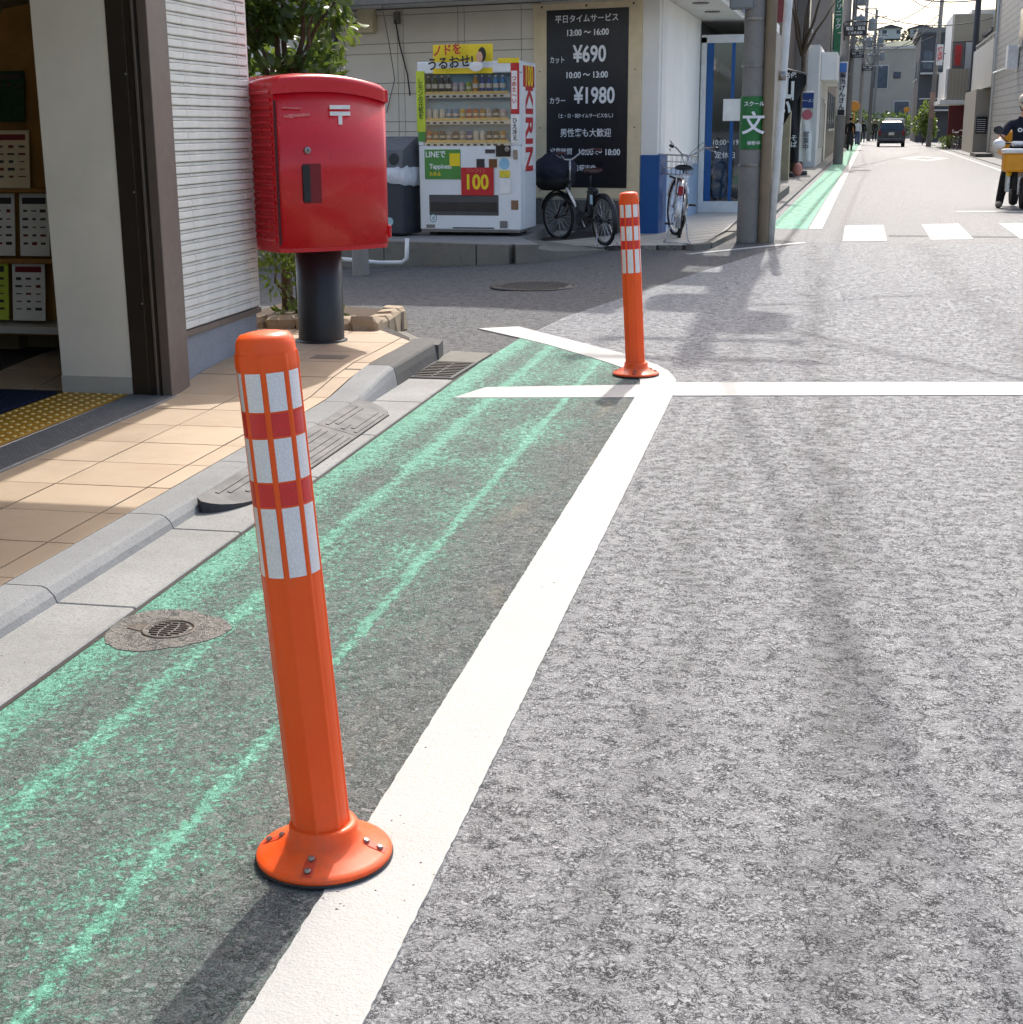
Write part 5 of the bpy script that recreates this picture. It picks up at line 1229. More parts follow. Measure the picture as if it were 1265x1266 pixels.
# white flat-roofed building
wb = thing('white_annex', 'plain white flat roofed building beyond the flags', 'building'); fprism(wb, 'wall', M_WALLW, 28.5, 38.5, -5, -.95, 0, 3.75); fprism(wb, 'canopy', M_WALLW, 30, 38.6, -.94, -.45, 2.75, 3.6); fprism(wb, 'door', M_STONEW, 35, 36.2, -.955, -.93, .05, 2.1)
for s0 in (31, 33.2): fprism(wb, 'shutter', M_PALEW, s0, s0+1.5, -.955, -.92, .6, 2.2)
def block(name, label, s0, s1, d0, d1, h_, mat, wins=(), wmat=None, side='L', cat='building', roof=True):
    t = thing(name, label, cat); fprism(t, 'wall', mat, s0, s1, d0, d1, 0, h_)
    if roof: fprism(t, 'roof', M_DKGREY, s0-.15, s1+.15, d0-.15, d1+.15, h_+.005, h_+.16)
    dd = (d1, d1+.03) if side == 'L' else (d0-.03, d0)
    for (a, c, z0_, z1_) in wins:
        o = fprism(t, 'window', wmat or M_WINF, a, c, dd[0]-.01, dd[1], z0_, z1_); fr_ = MB()
        dx = dd[1] if side == 'L' else dd[0]
        fprism(o, 'sill', M_PALEW, a-.08, c+.08, min(dx, dx+(.08 if side == 'L' else -.08)), max(dx, dx+(.08 if side == 'L' else -.08)), z0_-.1, z0_-.01)
    return t
block('tall_block', 'tall weathered grey block behind the white building', 39, 55, -7, -1.0, 9.5, M_STONEW, [(41+3.2*i, 43+3.2*i, z, z+1.4) for i in range(4) for z in (1.2, 4.2, 7.0)])
lb2 = block('salon_neighbour', 'grey upper floors above the brown shop', 27.2, 28.4, -7, -1.3, 7.5, M_STONEW, [(27.4, 28.2, 4.2, 5.4)])
gsn = thing('vertical_sign', 'tall narrow green shop sign projecting from the weathered block', 'sign', F(40.5, -.75, 0)); MB().bx(-.12, .16, 0, .16, 3.4, 7.4, .01).build('panel', pm('sign_teal_green', (52, 128, 86), .5, var=.2, scale=6), gsn); text('\n'.join('クリニック'), .24, M_TEXT, gsn, (.02, -.004, 5.5), bold=.03); MB().bx(-.5, -.12, .05, .1, 6.8, 6.86).build('bracket', M_GREYM, gsn); MB().bx(-.5, -.12, .05, .1, 3.8, 3.86).build('bracket', M_GREYM, gsn)
block('beige_house', 'beige two storey house on the left beyond the second pole', 56, 74, -9, -1.4, 6.2, M_TANP, [(58+4*i, 60+4*i, z, z+1.2) for i in range(4) for z in (1.1, 3.9)])
block('pale_house', 'pale grey house on the left far down the street', 75, 96, -9, -1.5, 7.4, M_PALEW, [(77+4*i, 79+4*i, z, z+1.3) for i in range(5) for z in (1.1, 3.9)])
block('brown_house', 'brownish house at the far left end of the street', 97, 125, -9, -1.6, 6.0, M_STONEW, [(99+5*i, 101+5*i, z, z+1.3) for i in range(5) for z in (1.1, 3.6)])
# further poles on the left with hanging signs
PL = [(1.17, 53.4), (2.42, 90), (3.85, 112), (5.5, 135), (7.0, 162)]
nth = ['second', 'third', 'fourth', 'fifth', 'last']
for i, (x, y) in enumerate(PL):
    utility_pole(f'{nth[i]} concrete utility pole along the left side, counted from the corner', (x, y, 0), 11, .16 if i < 2 else .15, lean=R(.6), arms=((10.4, 1.8), (9.4, 1.4), (7.2, 1.0)) if i else ((10.4, 1.8), (9.5, 1.4)), trans=((7.9, .38, 1), (7.9, -.38, 1)) if i != 1 else ((6.6, .3, 1), (8.0, .3, 1)), steps=i < 1)
    if i < 3:
        sg_ = thing('hanging_sign', f'black hanging sign on the {nth[i]} utility pole', 'sign', (x, y-.1, 0), group='black hanging signs on the poles'); z = (4.28, 5.12, 5.15)[i]
        MB().bx(.0, .72, -.24, -.16, z, z+.34, .01).build('panel', M_DARK, sg_); MB().tube([(.0, -.2, z-.15), (-.04, -.2, z+.4), (.02, -.2, z+.46), (.8, -.2, z+.46)], .025, 6).build('bracket', M_BRACK, sg_); text('電話・薬局', .13, M_TEXT, sg_, (.36, -.245, z+.23)); text('この先右折', .10, M_TEXT, sg_, (.36, -.245, z+.09))
ws_ = thing('pole_sign', 'long white advertising plate on the second utility pole', 'sign', (1.17, 53.2, 0)); b = MB(); vs = []
for z in (1.65, 3.45):
    for k in range(9): a = R(-150+120*k/8); vs.append((.185*math.cos(a)+.02, .2+.185*math.sin(a), z))
b.smooth = True; b.add(vs, [(k, k+1, 10+k, 9+k) for k in range(8)]); b.build('plate', M_WHITE, ws_); MB().bx(-.1, .14, -.0, .01, 3.1, 3.4).build('emblem', pm('emblem_blue', (70, 120, 190), .5), ws_); MB().bx(-.1, .14, -.0, .01, 1.66, 1.85).build('foot_plate', M_DARK, ws_)
text('\n'.join('横浜けんさん'), .21, pm('ink_navy', (40, 44, 70), .6), ws_, (.02, -.004, 2.46), bold=.03)

# ---------------------------------------------------------------- far street, right side
def tilegrid_material():
    t = NT('white_grid_tiles'); X, Y, Z = t.xyz()
    br = t.new('ShaderNodeTexBrick', {'Vector': t.new('ShaderNodeCombineXYZ', {'X': Y, 'Y': Z}).outputs[0], 'Color1': (.50, .49, .46, 1), 'Color2': (.56, .55, .52, 1), 'Mortar': (.27, .26, .25, 1), 'Scale': 1.0, 'Mortar Size': .018, 'Brick Width': .24, 'Row Height': .24}, offset=0.0)
    return t.out(br.outputs[0], .5, t.bump(br.outputs[1], -.4, .01), spec=.5)
M_TGRID = tilegrid_material()
ta_ = block('tiled_building', 'white tiled building on the right behind the scooter rider', 27, 47.6, 5.65, 16, 8.5, M_TGRID, [(30, 31.5, 4, 5.2), (35, 36.5, 4, 5.2)], side='R')
b = MB(); b.tube([F(46.2, 5.58, 0), F(46.2, 5.58, 8.4)], .06, 8); b.build('downpipe', M_PIPEW, ta_); b = MB(); b.tube([F(38, 5.56, 3.35), F(46.1, 5.56, 3.4)], .035, 6); b.build('side_pipe', M_PIPEW, ta_); fprism(ta_, 'cooler_unit', M_WHITE, 36.0, 36.9, 5.25, 5.6, 3.2, 4.0)
fprism(ta_, 'step', M_KERBDARK, 44, 47.5, 4.95, 5.6, .03, .17)
bb_ = thing('balcony_building', 'grey building on the right with a white balcony and yellow door', 'building')
fprism(bb_, 'lower_wall', M_GREYF, 52.6, 61, 5.35, 16, 0, 2.9); fprism(bb_, 'upper_wall', M_GREYF, 52.6, 61, 6.7, 16, 2.905, 9); fprism(bb_, 'side_wall', M_GREYF, 47.7, 52.55, 7.6, 16, 0, 9); fprism(bb_, 'balcony_parapet', M_PALEW, 47.9, 61, 5.62, 5.85, 2.93, 4.9); fprism(bb_, 'balcony_floor', M_GREYF, 47.9, 61, 5.86, 7.5, 2.93, 3.1); fprism(bb_, 'upper_recess', pm('cream_recess', (196, 186, 148), .7), 52.45, 52.58, 5.9, 7.6, 3.12, 8.8)
fprism(bb_, 'yellow_door', pm('door_yellow', (214, 172, 40), .5), 52.36, 52.43, 6.2, 6.9, 3.2, 6.6); fprism(bb_, 'handrail', M_PALEW, 47.9, 61, 5.7, 5.76, 5.15, 5.21); fprism(bb_, 'dark_doorway', M_DARK, 52.5, 52.58, 6.05, 7.5, .03, 2.85)
for k in range(9): fprism(bb_, 'rail_post', M_PALEW, 48.2+1.55*k, 48.25+1.55*k, 5.7, 5.76, 4.91, 5.15)
fprism(bb_, 'roof', M_DKGREY, 47.6, 61.2, 5.5, 16, 9.01, 9.2)
ib = thing('notice_board', 'black notice board with white lines on the grey wall at right', 'sign'); fprism(ib, 'panel', M_DARK, 52.5, 52.57, 5.43, 5.92, .92, 1.68)
for k in range(7): fprism(ib, 'text_line', M_TEXT, 52.47, 52.495, 5.47, 5.86, 1.0+.09*k, 1.02+.09*k)
b = MB(); b.tube([F(61.5, 5.7, 0), F(61.5, 5.7, 9.5)], .16, 10); b.build('dark_pipe', M_DKGREY, bb_)
cs = thing('beauty_shop', 'white and tan shop with red vertical beauty salon sign down the street', 'building')
fprism(cs, 'wall', M_PALEW, 70, 86, 5.9, 15, 0, 7.6); fprism(cs, 'balcony', M_TANP, 68.7, 78, 4.82, 5.85, 2.72, 4.38); fprism(cs, 'balcony_side', M_WALLW, 68.8, 78, 4.68, 4.80, 2.72, 4.38); fprism(cs, 'balcony_soffit', M_WALLW, 68.5, 78.2, 4.45, 5.9, 2.48, 2.70); fprism(cs, 'upper_panel', M_TANP, 69.0, 69.9, 4.95, 7.0, 5.85, 7.3); fprism(cs, 'upper_side', M_WALLW, 70, 78, 4.9, 5.85, 4.39, 7.4)
fprism(cs, 'sign_panel', pm('sign_grey', (120, 112, 106), .6), 69.0, 69.6, 4.95, 5.6, 4.42, 5.8); fprism(cs, 'white_fin', M_PALEW, 68.9, 69.8, 5.65, 6.3, 3.2, 5.8); fprism(cs, 'blue_shutter', pm('shutter_blue', (92, 130, 168), .6), 72, 75, 5.8, 5.88, .05, 2.4); fprism(cs, 'red_door', pm('door_red', (110, 40, 38), .6), 69.4, 69.9, 5.0, 5.9, .05, 2.4)
text('\n'.join('美容室'), .43, pm('sign_red_ink', (226, 56, 50), .5), cs, F(68.96, 5.27, 5.1), bold=.02, line=.85).rotation_euler = (R(90), 0, -FA)
for k in range(6): fprism(cs, 'panel_seam', M_PALEW, 68.66, 68.695, 4.86+.2*k, 4.875+.2*k, 2.75, 4.36)
fprism(cs, 'forecourt_wall', M_PALEW, 63, 68.4, 6.0, 6.3, 0, 2.4); fprism(cs, 'entrance_rail', M_PALEW, 63, 68, 5.2, 5.26, .9, .96)
ls = thing('lit_sign_box', 'small white sign box with red letters projecting from the right pole', 'sign', F(75.8, 4.38, 0)); MB().bx(0, .36, 0, .2, 4.85, 6.05, .02).build('case', M_WHITE, ls); text('\n'.join('焼肉屋'), .32, MATS['sign_red_ink'], ls, (.18, -.004, 5.45), bold=.02, line=.9); MB().bx(.36, .7, .08, .13, 5.5, 5.56).build('bracket', M_GREYM, ls)
dg_ = block('dark_house', 'dark grey house with balconies near the end of the street', 104, 120, 4.2, 15, 8.2, M_DKGREY, [(106, 109, 5, 6.5), (112, 115, 5, 6.5)], side='R')
for z in (2.4, 5.2): fprism(dg_, 'balcony', M_PALEW, 102.8, 103.9, 4.3, 7.2, z, z+.12); fprism(dg_, 'balcony_rail', M_PALEW, 102.8, 102.9, 4.3, 7.2, z+.9, z+.98)
for d in (4.8, 5.8, 6.8): fprism(dg_, 'front_window', M_WINF, 103.95, 103.99, d-.35, d+.35, 5.6, 7.0)
fprism(dg_, 'gable', M_GREYM, 104, 120, 3.9, 15, 8.37, 8.75)
for k, (s0, s1, h_, mt, lb) in enumerate(((121, 132, 6.5, M_STONEW, 'brown house behind the dark grey house on the right'), (62, 68.3, 6, M_GREYF, 'small grey building set back behind the parked bicycles'))):
    block('plain_house', lb, s0, s1, 6.6 if k else 4.6, 15, h_, mt, [(s0+1, s0+2.4, 3.4, 4.6)], side='R')
utility_pole('dark leaning utility pole on the right side of the street', (7.66, 97, 0), 12, .15, lean=R(1.6), arms=((11, 1.6),), trans=(), steps=False)
sgp = thing('pole_poster', 'red and white poster wrapped on the right utility pole', 'sign', (7.70, 96.75, 0)); MB().bx(-.16, .16, -.02, 0, 1.7, 3.3).build('sheet', P3, sgp)
wire((7.9, 97, 9.2), (3.85, 112, 8.6), .8, .03, 'cable crossing the far road from the right pole', 10); wire((7.9, 97, 8.4), (1.2, 53.4, 8.6), 1.2, .025, 'long drooping cable from the second left pole to the right pole'); wire((7.9, 97, 8.8), (12, 60, 8.0), .7, .03, 'cable running from the right pole over the right roofs', 10); wire((7.9, 97, 7.6), (5.5, 135, 7.4), .5, .03, 'lower cable crossing the far road', 10)
for k, (a, c, sg) in enumerate((((1.17, 53.4, 7.2), (7.9, 97, 9.9), .9), ((1.17, 53.4, 9.6), (12, 70, 9.5), 1.0), ((2.42, 90, 9.6), (7.9, 97, 9.0), .6), ((2.42, 90, 8.0), (9.5, 84, 6.8), .7), ((3.85, 112, 7.0), (7.9, 97, 6.8), .5), ((5.5, 135, 8.2), (7.9, 97, 8.0), .6), ((1.17, 53.4, 6.3), (8.0, 66, 6.6), .6))):
    wire(a, c, sg, .026, ('long upper cable over the far road', 'upper cable leaving to the right roofs', 'short cable between the third left pole and the right pole', 'drop cable from the third left pole to the beauty shop', 'low cable between the fourth left pole and the right pole', 'cable between the fifth left pole and the right pole', 'drop cable from the second left pole to the tiled building')[k], 10)
# parked bicycles and plants on the right
for k, (x, y) in enumerate(((8.0, 82.5), (8.45, 82.9))):
    t, _, _ = make_bike(('dark parked bicycle nearer the road in front of the right shops', 'second dark parked bicycle nearer the shop wall at right')[k], (x, y, .03), R(95), R(4), R(12), .335, 1.10, M_BRACK, M_GREYM, M_BRACK, .82, 1.02, dict(guard=M_BRACK)); t['group'] = 'bicycles parked by the right shops'
def bush(label, loc, r_, h_, mat, n=420, seed=1, leaf=.13, name='shrub', cat='shrub'):
    t = thing(name, label, cat, loc); branches('stems', t, (0, 0, 0), [(r_*.5, 0, h_*.7), (-r_*.5, .1, h_*.7), (0, r_*.3, h_*.8)], .03, seed=seed)
    rn = random.Random(seed); bl_ = [((rn.uniform(-.6, .6)*r_, rn.uniform(-.6, .6)*r_, h_*rn.uniform(.35, .85)), (r_*.5, r_*.5, h_*.25), n//7) for _ in range(7)]
    leaf_cloud('foliage', mat, t, bl_, leaf, seed, droop=.1); return t
bush('low dry shrub at the foot of the right pole', F(66, 5.0, .03), .7, .7, M_LEAF2, 500, 21); bush('bright green tree at the bend on the right', F(86, 4.2, .03), .75, 2.7, M_LEAF2, 900, 22, .28, 'street_tree', 'tree'); bush('potted green plant at the far left kerb', F(97, -1.0, .05), .6, 2.4, M_LEAF2, 300, 23, .2); bush('dark hedge under the far end building', (9.2, 158, 0), 3.0, 2.4, M_LEAF, 900, 24, .4, 'hedge', 'hedge')
bush('dark hedge left of the far end building', (5.0, 158, 0), 2.4, 3.4, M_LEAF, 800, 25, .4, 'hedge', 'hedge')
# building closing the street and the hill behind
eb_ = thing('end_building', 'large plain grey building closing the end of the street', 'building'); MB().bx(2, 11.7, 166, 180, 0, 9.2).build('wall', M_GREYF, eb_); MB().bx(1.8, 11.9, 165.8, 180, 9.21, 9.5).build('parapet', M_PALEW, eb_)
for x, z, w_, h_ in ((9.1, 6.3, .55, .45), (9.3, 1.8, 1.5, 2.0), (6.9, 5.2, 1.5, 2.3)): f_ = MB().bx(x-.1, x+w_+.1, 165.93, 165.99, z-.1, z+h_+.1).build('window', M_PALEW if w_ > 1 else M_DKGREY, eb_); MB().bx(x, x+w_, 165.88, 165.92, z, z+h_).build('pane', M_WINF, f_)
def hz(x): return 12.6+2.6*math.sin(x*.021+1.0)+.9*math.sin(x*.06)
hv = []; nx, ny = 40, 14; rh = random.Random(9)
for j in range(ny):
    for i in range(nx):
        x = -160+8.5*i; y = 215+14*j; k = sst(0, 3, j); hv.append((x, y, -1+hz(x)*k))
hb_ = MB(); hb_.smooth = True; hb_.add(hv, [(j*nx+i, j*nx+i+1, (j+1)*nx+i+1, (j+1)*nx+i) for j in range(ny-1) for i in range(nx-1)]); struct('hill', hb_, pm('hill_green', (96, 104, 84), .95, var=.3, scale=.2))
bl_ = []
for k in range(46):
    x = -40+2.6*k+rh.uniform(-1, 1); bl_.append(((x, 272+rh.uniform(-8, 8), hz(x)+.2), (2.2, 2.2, .9), 130))
leaf_cloud('hill_woodland', pm('far_wood', (104, 108, 92), .9, var=.3, scale=.4), None, bl_, .55, 31, kind='stuff', label='pale woodland along the hill top', cat='woodland')
for k, (x, y, w_, h_) in enumerate(((13.3, 262, 3.4, 1.7), (18.5, 264, 3.6, 1.5), (24.5, 262, 3.6, 1.8))):
    hs = thing('hill_house', f'{["leftmost", "middle", "right"][k]} pale house on the hill beyond the end of the street', 'house', (x, y, hz(x)-.3), group='houses on the hill'); MB().bx(-w_/2, w_/2, 0, 6, 0, h_).build('wall', M_PALEW, hs); b = MB(); b.extr([(-w_/2-.4, h_), (w_/2+.4, h_), (0, h_+.6)], 'y', -.4, 6.4); b.build('roof', M_DKGREY, hs)
    for sx in (-1.3, 1.0): MB().bx(sx, sx+.7, -.05, -.01, h_-.9, h_-.3).build('window', M_WINF, hs)
sp_ = thing('round_road_sign', 'small round orange road sign on a post near the end of the street', 'sign', F(112, 3.6, 0)); MB().tube([(0, 0, 0), (0, 0, 2.4)], .035, 6).build('post', M_GREYM, sp_); MB().lathe([(.25, 0), (.25, .03)], 20).build('disc', pm('sign_orange', (222, 160, 70), .5), sp_, loc=(0, -.04, 2.6), rot=(R(90), 0, 0))
mr_ = thing('traffic_mirror', 'round orange backed traffic mirror by the fourth left pole', 'mirror', (3.2, 104, 0)); MB().tube([(0, 0, 0), (0, 0, 2.4)], .04, 6).build('post', pm('mirror_orange', (222, 150, 60), .5), mr_); MB().ball((0, -.05, 2.6), (.36, .07, .34), 20, 10).build('mirror_face', MATS['mirror_orange'], mr_)

# neighbour left of the salon, half hidden by the tree
nb = thing('neighbour_house', 'cream walled house with white downpipe behind the small evergreen tree', 'building')
b = MB(); b.prism([(-13, 20.6), (-6.35, 18.75), (-6.0, 20.2), (-12.6, 22)], 0, 6.2); b.build('wall', pm('cream_wall', (232, 228, 214), .8, var=.05, dirt=.1), nb)
b = MB(); b.tube([(-6.42, 18.68, 0), (-6.42, 18.68, 6)], .055, 10); b.build('downpipe', M_PIPEW, nb)
for k in range(2): MB().box((-8.2-2.2*k, 19.24+.62*k, 1.9), (1.3, .08, 1.1), 0, Matrix.Rotation(R(-15.5), 4, 'Z')).build('window', M_WINF, nb)

# ---------------------------------------------------------------- car
M_CARP = pm('car_dark_green', (30, 42, 54), .25, var=.05, Coat_Weight=.8, Coat_Roughness=.05); M_CARGL = pm('car_glass', (52, 74, 82), .08); M_TAIL = pm('tail_red', (130, 20, 24), .2); M_PLATE = pm('plate_white', (226, 226, 216), .5)
car = thing('car', 'dark blue compact car driving away down the street', 'car', (5.33, 96.5, .012), -FA)
# side profile (y along the car, rear at 0), built from cross-sections
secs = [(0.00, .58, .92, .74, .30, .80), (.06, .22, 1.02, .80, .36, .84), (.35, .20, 1.50, .60, .0, .86), (.6, .20, 1.58, .60, .0, .87), (1.6, .20, 1.60, .61, .0, .87), (2.4, .20, 1.52, .60, .0, .87), (2.95, .20, 1.02, .74, .0, .86), (3.7, .22, .88, .70, .0, .80), (3.9, .35, .70, .62, .0, .72)]
vs = []
for (y, zb, zt_, wt, _, wm) in secs:
    zm = min(.95, zt_*.92)
    for x, z in ((-wm*.92, zb), (-wm, zb+.15), (-wm, zm), (-wt, zt_-.03), (-wt*.85, zt_), (wt*.85, zt_), (wt, zt_-.03), (wm, zm), (wm, zb+.15), (wm*.92, zb)): vs.append((x, y, z))
b = MB(); b.add(vs, [(i*10+k, i*10+(k+1) % 10, (i+1)*10+(k+1) % 10, (i+1)*10+k)[::-1] for i in range(len(secs)-1) for k in range(10)] + [tuple(range(10)), tuple(range((len(secs)-1)*10, len(secs)*10))[::-1]]); cb_ = b.build('body', M_CARP, car)
b = MB(); b.add([(-.70, .045, 1.04), (.70, .045, 1.04), (.55, .325, 1.48), (-.55, .325, 1.48)], [(0, 1, 2, 3)]); b.build('rear_window', M_CARGL, car)
for sx in (-1, 1):
    b = MB(); b.add([(sx*.875, .45, .98), (sx*.875, 2.7, .98), (sx*.635, 2.3, 1.5), (sx*.635, .5, 1.52)], [(0, 1, 2, 3) if sx > 0 else (3, 2, 1, 0)]); b.build('side_window', M_CARGL, car)
    MB().box((sx*.72, .02, .86), (.14, .08, .34), .02).build('tail_light', M_TAIL, car); MB().box((sx*.98, 2.75, 1.02), (.14, .09, .14), .03).build('door_mirror', M_CARP, car)
    for y in (.65, 3.15):
        wh = link('wheel', None, car, (sx*.76, y, .30), (0, R(90), 0)); MB().lathe([(.20, -.09), (.29, -.09), (.30, -.05), (.30, .05), (.29, .09), (.20, .09)], 22).build('tyre', M_TYRE, wh); MB().lathe([(.0, -.08), (.19, -.092), (.2, 0), (.19, .092), (.0, .08)], 18, caps=False).build('rim', M_SILV, wh)
MB().box((0, -.02, .42), (1.62, .16, .22), .05).build('rear_bumper', M_CARP, car); MB().box((0, -.015, .80), (.34, .02, .17), .004).build('number_plate', M_PLATE, car)
MB().box((.0, .04, 1.12), (.5, .012, .012)).build('wiper', M_DARK, car)
wv = thing('white_van', 'white vehicle roof showing just beyond the dark car', 'car', (7.15, 126, .01), -FA)
b = MB(); b.bx(-.8, .8, 0, 3.6, .3, 1.9, .12); b.build('body', M_WALLW, wv); MB().bx(-.65, .65, -.02, .02, 1.1, 1.7, .01).build('rear_window', M_CARGL, wv)
for sx in (-.7, .7):
    for y in (.6, 2.9): MB().lathe([(.3, -.08), (.3, .08)], 18).build('wheel', M_TYRE, wv, loc=(sx, y, .3), rot=(0, R(90), 0))

# ---------------------------------------------------------------- people
M_SKIN = pm('skin', (206, 158, 128), .6, var=.06); M_HAIR = pm('hair_black', (24, 20, 18), .5)
def dress(o, zone, mats, J, k):
    """clothes are worn directly on the one body surface; cloth stands a little off the skin"""
    me = o.data
    for m_ in mats: me.materials.append(m_)
    off = set()
    for p in me.polygons:
        q = zone(p.center); p.material_index = q
        if q: off.update(p.vertices)
    nr = [v.normal.copy() for v in me.vertices]
    for i in off: me.vertices[i].co += nr[i]*.016*k
def person(label, loc, rz, h_, top, bottom, hair=None, skirt=False, stride=.12, arms=.12, hat=None):
    t = thing('person', label, 'person', loc, rz); k = h_/1.7
    J = [(0, 0, .94, .115, .09), (0, 0, 1.15, .11, .085), (0, 0, 1.34, .135, .09), (0, 0, 1.44, .05, .05), (0, -.01, 1.50, .045, .045), (0, -.015, 1.57, .075, .085), (0, -.01, 1.64, .07, .08)]
    E_ = [(0, 1), (1, 2), (2, 3), (3, 4), (4, 5), (5, 6)]
    for sg in (-1, 1):
        o = len(J); st_ = stride*sg
        J += [(sg*.10, 0, .88, .085, .085), (sg*.10, -st_*.7-.02, .50, .058, .058), (sg*.10, -st_+.03*(sg > 0), .12, .04, .04), (sg*.10, -st_-.02, .05, .035, .035), (sg*.105, -st_-.15, .035, .035, .028)]; E_ += [(0, o), (o, o+1), (o+1, o+2), (o+2, o+3), (o+3, o+4)]
        o = len(J); J += [(sg*.185, 0, 1.36, .05, .05), (sg*.225, arms*sg*.3+.02, 1.10, .038, .038), (sg*.225, arms*sg-.05, .87, .028, .028), (sg*.222, arms*sg-.08, .79, .026, .034), (sg*.22, arms*sg-.09, .72, .018, .026)]; E_ += [(2, o), (o, o+1), (o+1, o+2), (o+2, o+3), (o+3, o+4)]
    J = [(x*k, y*k, z*k, a*k, b_*k) for x, y, z, a, b_ in J]
    bo = skin('body', J, E_, M_SKIN, t, 2)
    def zone(c):
        x, z = abs(c.x)/k, c.z/k
        if z > 1.455: return 0
        if x > .17 and z < 1.25: return 1 if z > .84 else 0
        if z > .93: return 1
        return 2 if z > .09 else 3
    dress(bo, zone, [top, bottom, M_DARK], J, k)
    if skirt: MB().lathe([(.21*k, .30*k), (.19*k, .7*k), (.165*k, .95*k), (.15*k, 1.02*k)], 18).build('skirt', bottom, t)
    for i in (10, 20): MB().ball((J[i][0], J[i][1]-.06*k, .045*k), (.05*k, .13*k, .045*k), 10, 6).build('shoe', M_DARK, t)
    MB().ball((0, .012*k, 1.645*k), (.088*k, .10*k, .092*k), 14, 10).build('hair', hat or hair or M_HAIR, t)
    MB().ball((0, -.098*k, 1.585*k), (.014*k, .02*k, .02*k), 8, 6).build('nose', M_SKIN, t)
    for sx in (-1, 1): MB().ball((sx*.034*k, -.088*k, 1.612*k), (.011*k, .006*k, .007*k), 8, 6).build('eye', M_DARK, t); MB().ball((sx*.083*k, -.01*k, 1.60*k), (.012*k, .02*k, .028*k), 8, 6).build('ear', M_SKIN, t)
    return t
M_BLK = pm('cloth_black', (24, 23, 26), .9); M_CHAR = pm('cloth_charcoal', (54, 54, 56), .9); M_WCL = pm('cloth_white', (214, 218, 224), .9); M_JEAN = pm('cloth_denim', (62, 84, 120), .9)
person('person in black top and long dark skirt walking away on the green strip', (2.42, 83.5, .012), R(180-4), 1.72, M_BLK, M_CHAR, skirt=True)
person('person in white shirt and jeans walking on the left beyond the black dressed person', (3.62, 108, .012), R(175), 1.7, M_WCL, M_JEAN)
person('person in dark clothes walking far down the left side', (4.6, 124, .012), R(178), 1.7, M_BLK, M_CHAR)
person('person in grey clothes in the road far left of the car', (6.05, 136, .012), R(2), 1.75, M_CHAR, M_CHAR, stride=.2)

# ---------------------------------------------------------------- scooter and rider
sx0, sy0 = 3.43, 24.75
sc = thing('scooter', 'delivery scooter with yellow front crate waiting at the right edge', 'scooter', (sx0, sy0, .012))
M_SCY = pm('crate_amber', (226, 150, 22), .5, var=.08); M_SCW = pm('scooter_white', (222, 222, 220), .35); M_SCD = pm('scooter_dark', (34, 32, 36), .5); M_LAMP = pm('indicator_amber', (250, 200, 40), .2)
for y, nm in ((-.42, 'front'), (.78, 'rear')):
    wh = link('wheel', None, sc, (0, y, .23), (0, R(90), 0)); MB().lathe([(.14, -.05), (.21, -.055), (.23, -.02), (.23, .02), (.21, .055), (.14, .05)], 26).build('tyre', M_TYRE, wh); MB().lathe([(.0, -.045), (.14, -.05), (.145, 0), (.14, .05), (0, .045)], 18, caps=False).build('rim', M_SILV, wh)
b = MB()
for s_ in (-1, 1): b.tube([(s_*.085, -.42, .23), (s_*.085, -.36, .5), (s_*.06, -.28, .78)], .028, 10)
b.build('front_fork', M_SILV, sc)
# front mudguard
b = MB(); vs = []
for i in range(11):
    a = R(10+150*i/10)
    for q in (-1, -.6, .6, 1): rr = .265-(.05 if abs(q) == 1 else 0); vs.append((.075*q, -.42-rr*math.cos(a), .23+rr*math.sin(a)))
b.smooth = True; b.add(vs, [(i*4+k, i*4+k+1, (i+1)*4+k+1, (i+1)*4+k) for i in range(10) for k in range(3)]); b.build('mudguard', M_SCD, sc)
b = MB(); b.prism([(-.20, -.20), (-.12, -.27), (.12, -.27), (.20, -.20), (.21, -.12), (-.21, -.12)], .30, .86); b.build('leg_shield', M_SCD, sc)
for s_ in (-1, 1): MB().bx(s_*.235-.035, s_*.235+.035, -.24, -.14, .26, .60, .012).build('shield_wing', M_SILV, sc)
MB().bx(-.16, .16, -.12, .35, .24, .30, .02).build('footboard', M_SCD, sc); b = MB(); b.extr([(.3, .28), (1.0, .42), (1.05, .62), (.95, .74), (.35, .70), (.28, .5)], 'x', -.15, .15); b.build('rear_body', M_SCW, sc)
MB().bx(-.14, .14, .32, .95, .705, .80, .04).build('seat', M_DARK, sc)
MB().bx(-.36, .36, -.62, -.24, .58, .86, .03).build('front_crate', M_SCY, sc); MB().bx(-.385, .385, -.64, -.22, .862, .93, .02).build('crate_lid', M_SCW, sc)
for s_ in (-1, 1):
    o = MB().lathe([(.0, 0), (.04, .0), (.048, .02), (.03, .05), (.0, .055)], 16, caps=False).build('indicator', M_LAMP, sc, loc=(s_*.235, -.25, .545), rot=(R(90), 0, 0))
b = MB(); b.lathe([(0, 0), (.085, 0), (.09, .03), (.06, .06), (0, .07)], 20, caps=False); b.build('headlight', pm('headlight_glass', (214, 220, 224), .1), sc, loc=(0, -.27, .49), rot=(R(90), 0, 0))
b = MB(); b.tube([(-.36, -.06, 1.0), (-.2, -.1, 1.01), (0, -.14, .97), (.2, -.1, 1.01), (.36, -.06, 1.0)], .014, 8); b.build('handlebar', M_SCD, sc)
MB().tube([(0, -.28, .78), (0, -.16, .98)], .03, 8).build('steering_stem', M_SCD, sc); MB().bx(-.22, .22, -.22, -.06, .96, 1.04, .03).build('handlebar_cowl', M_SILV, sc)
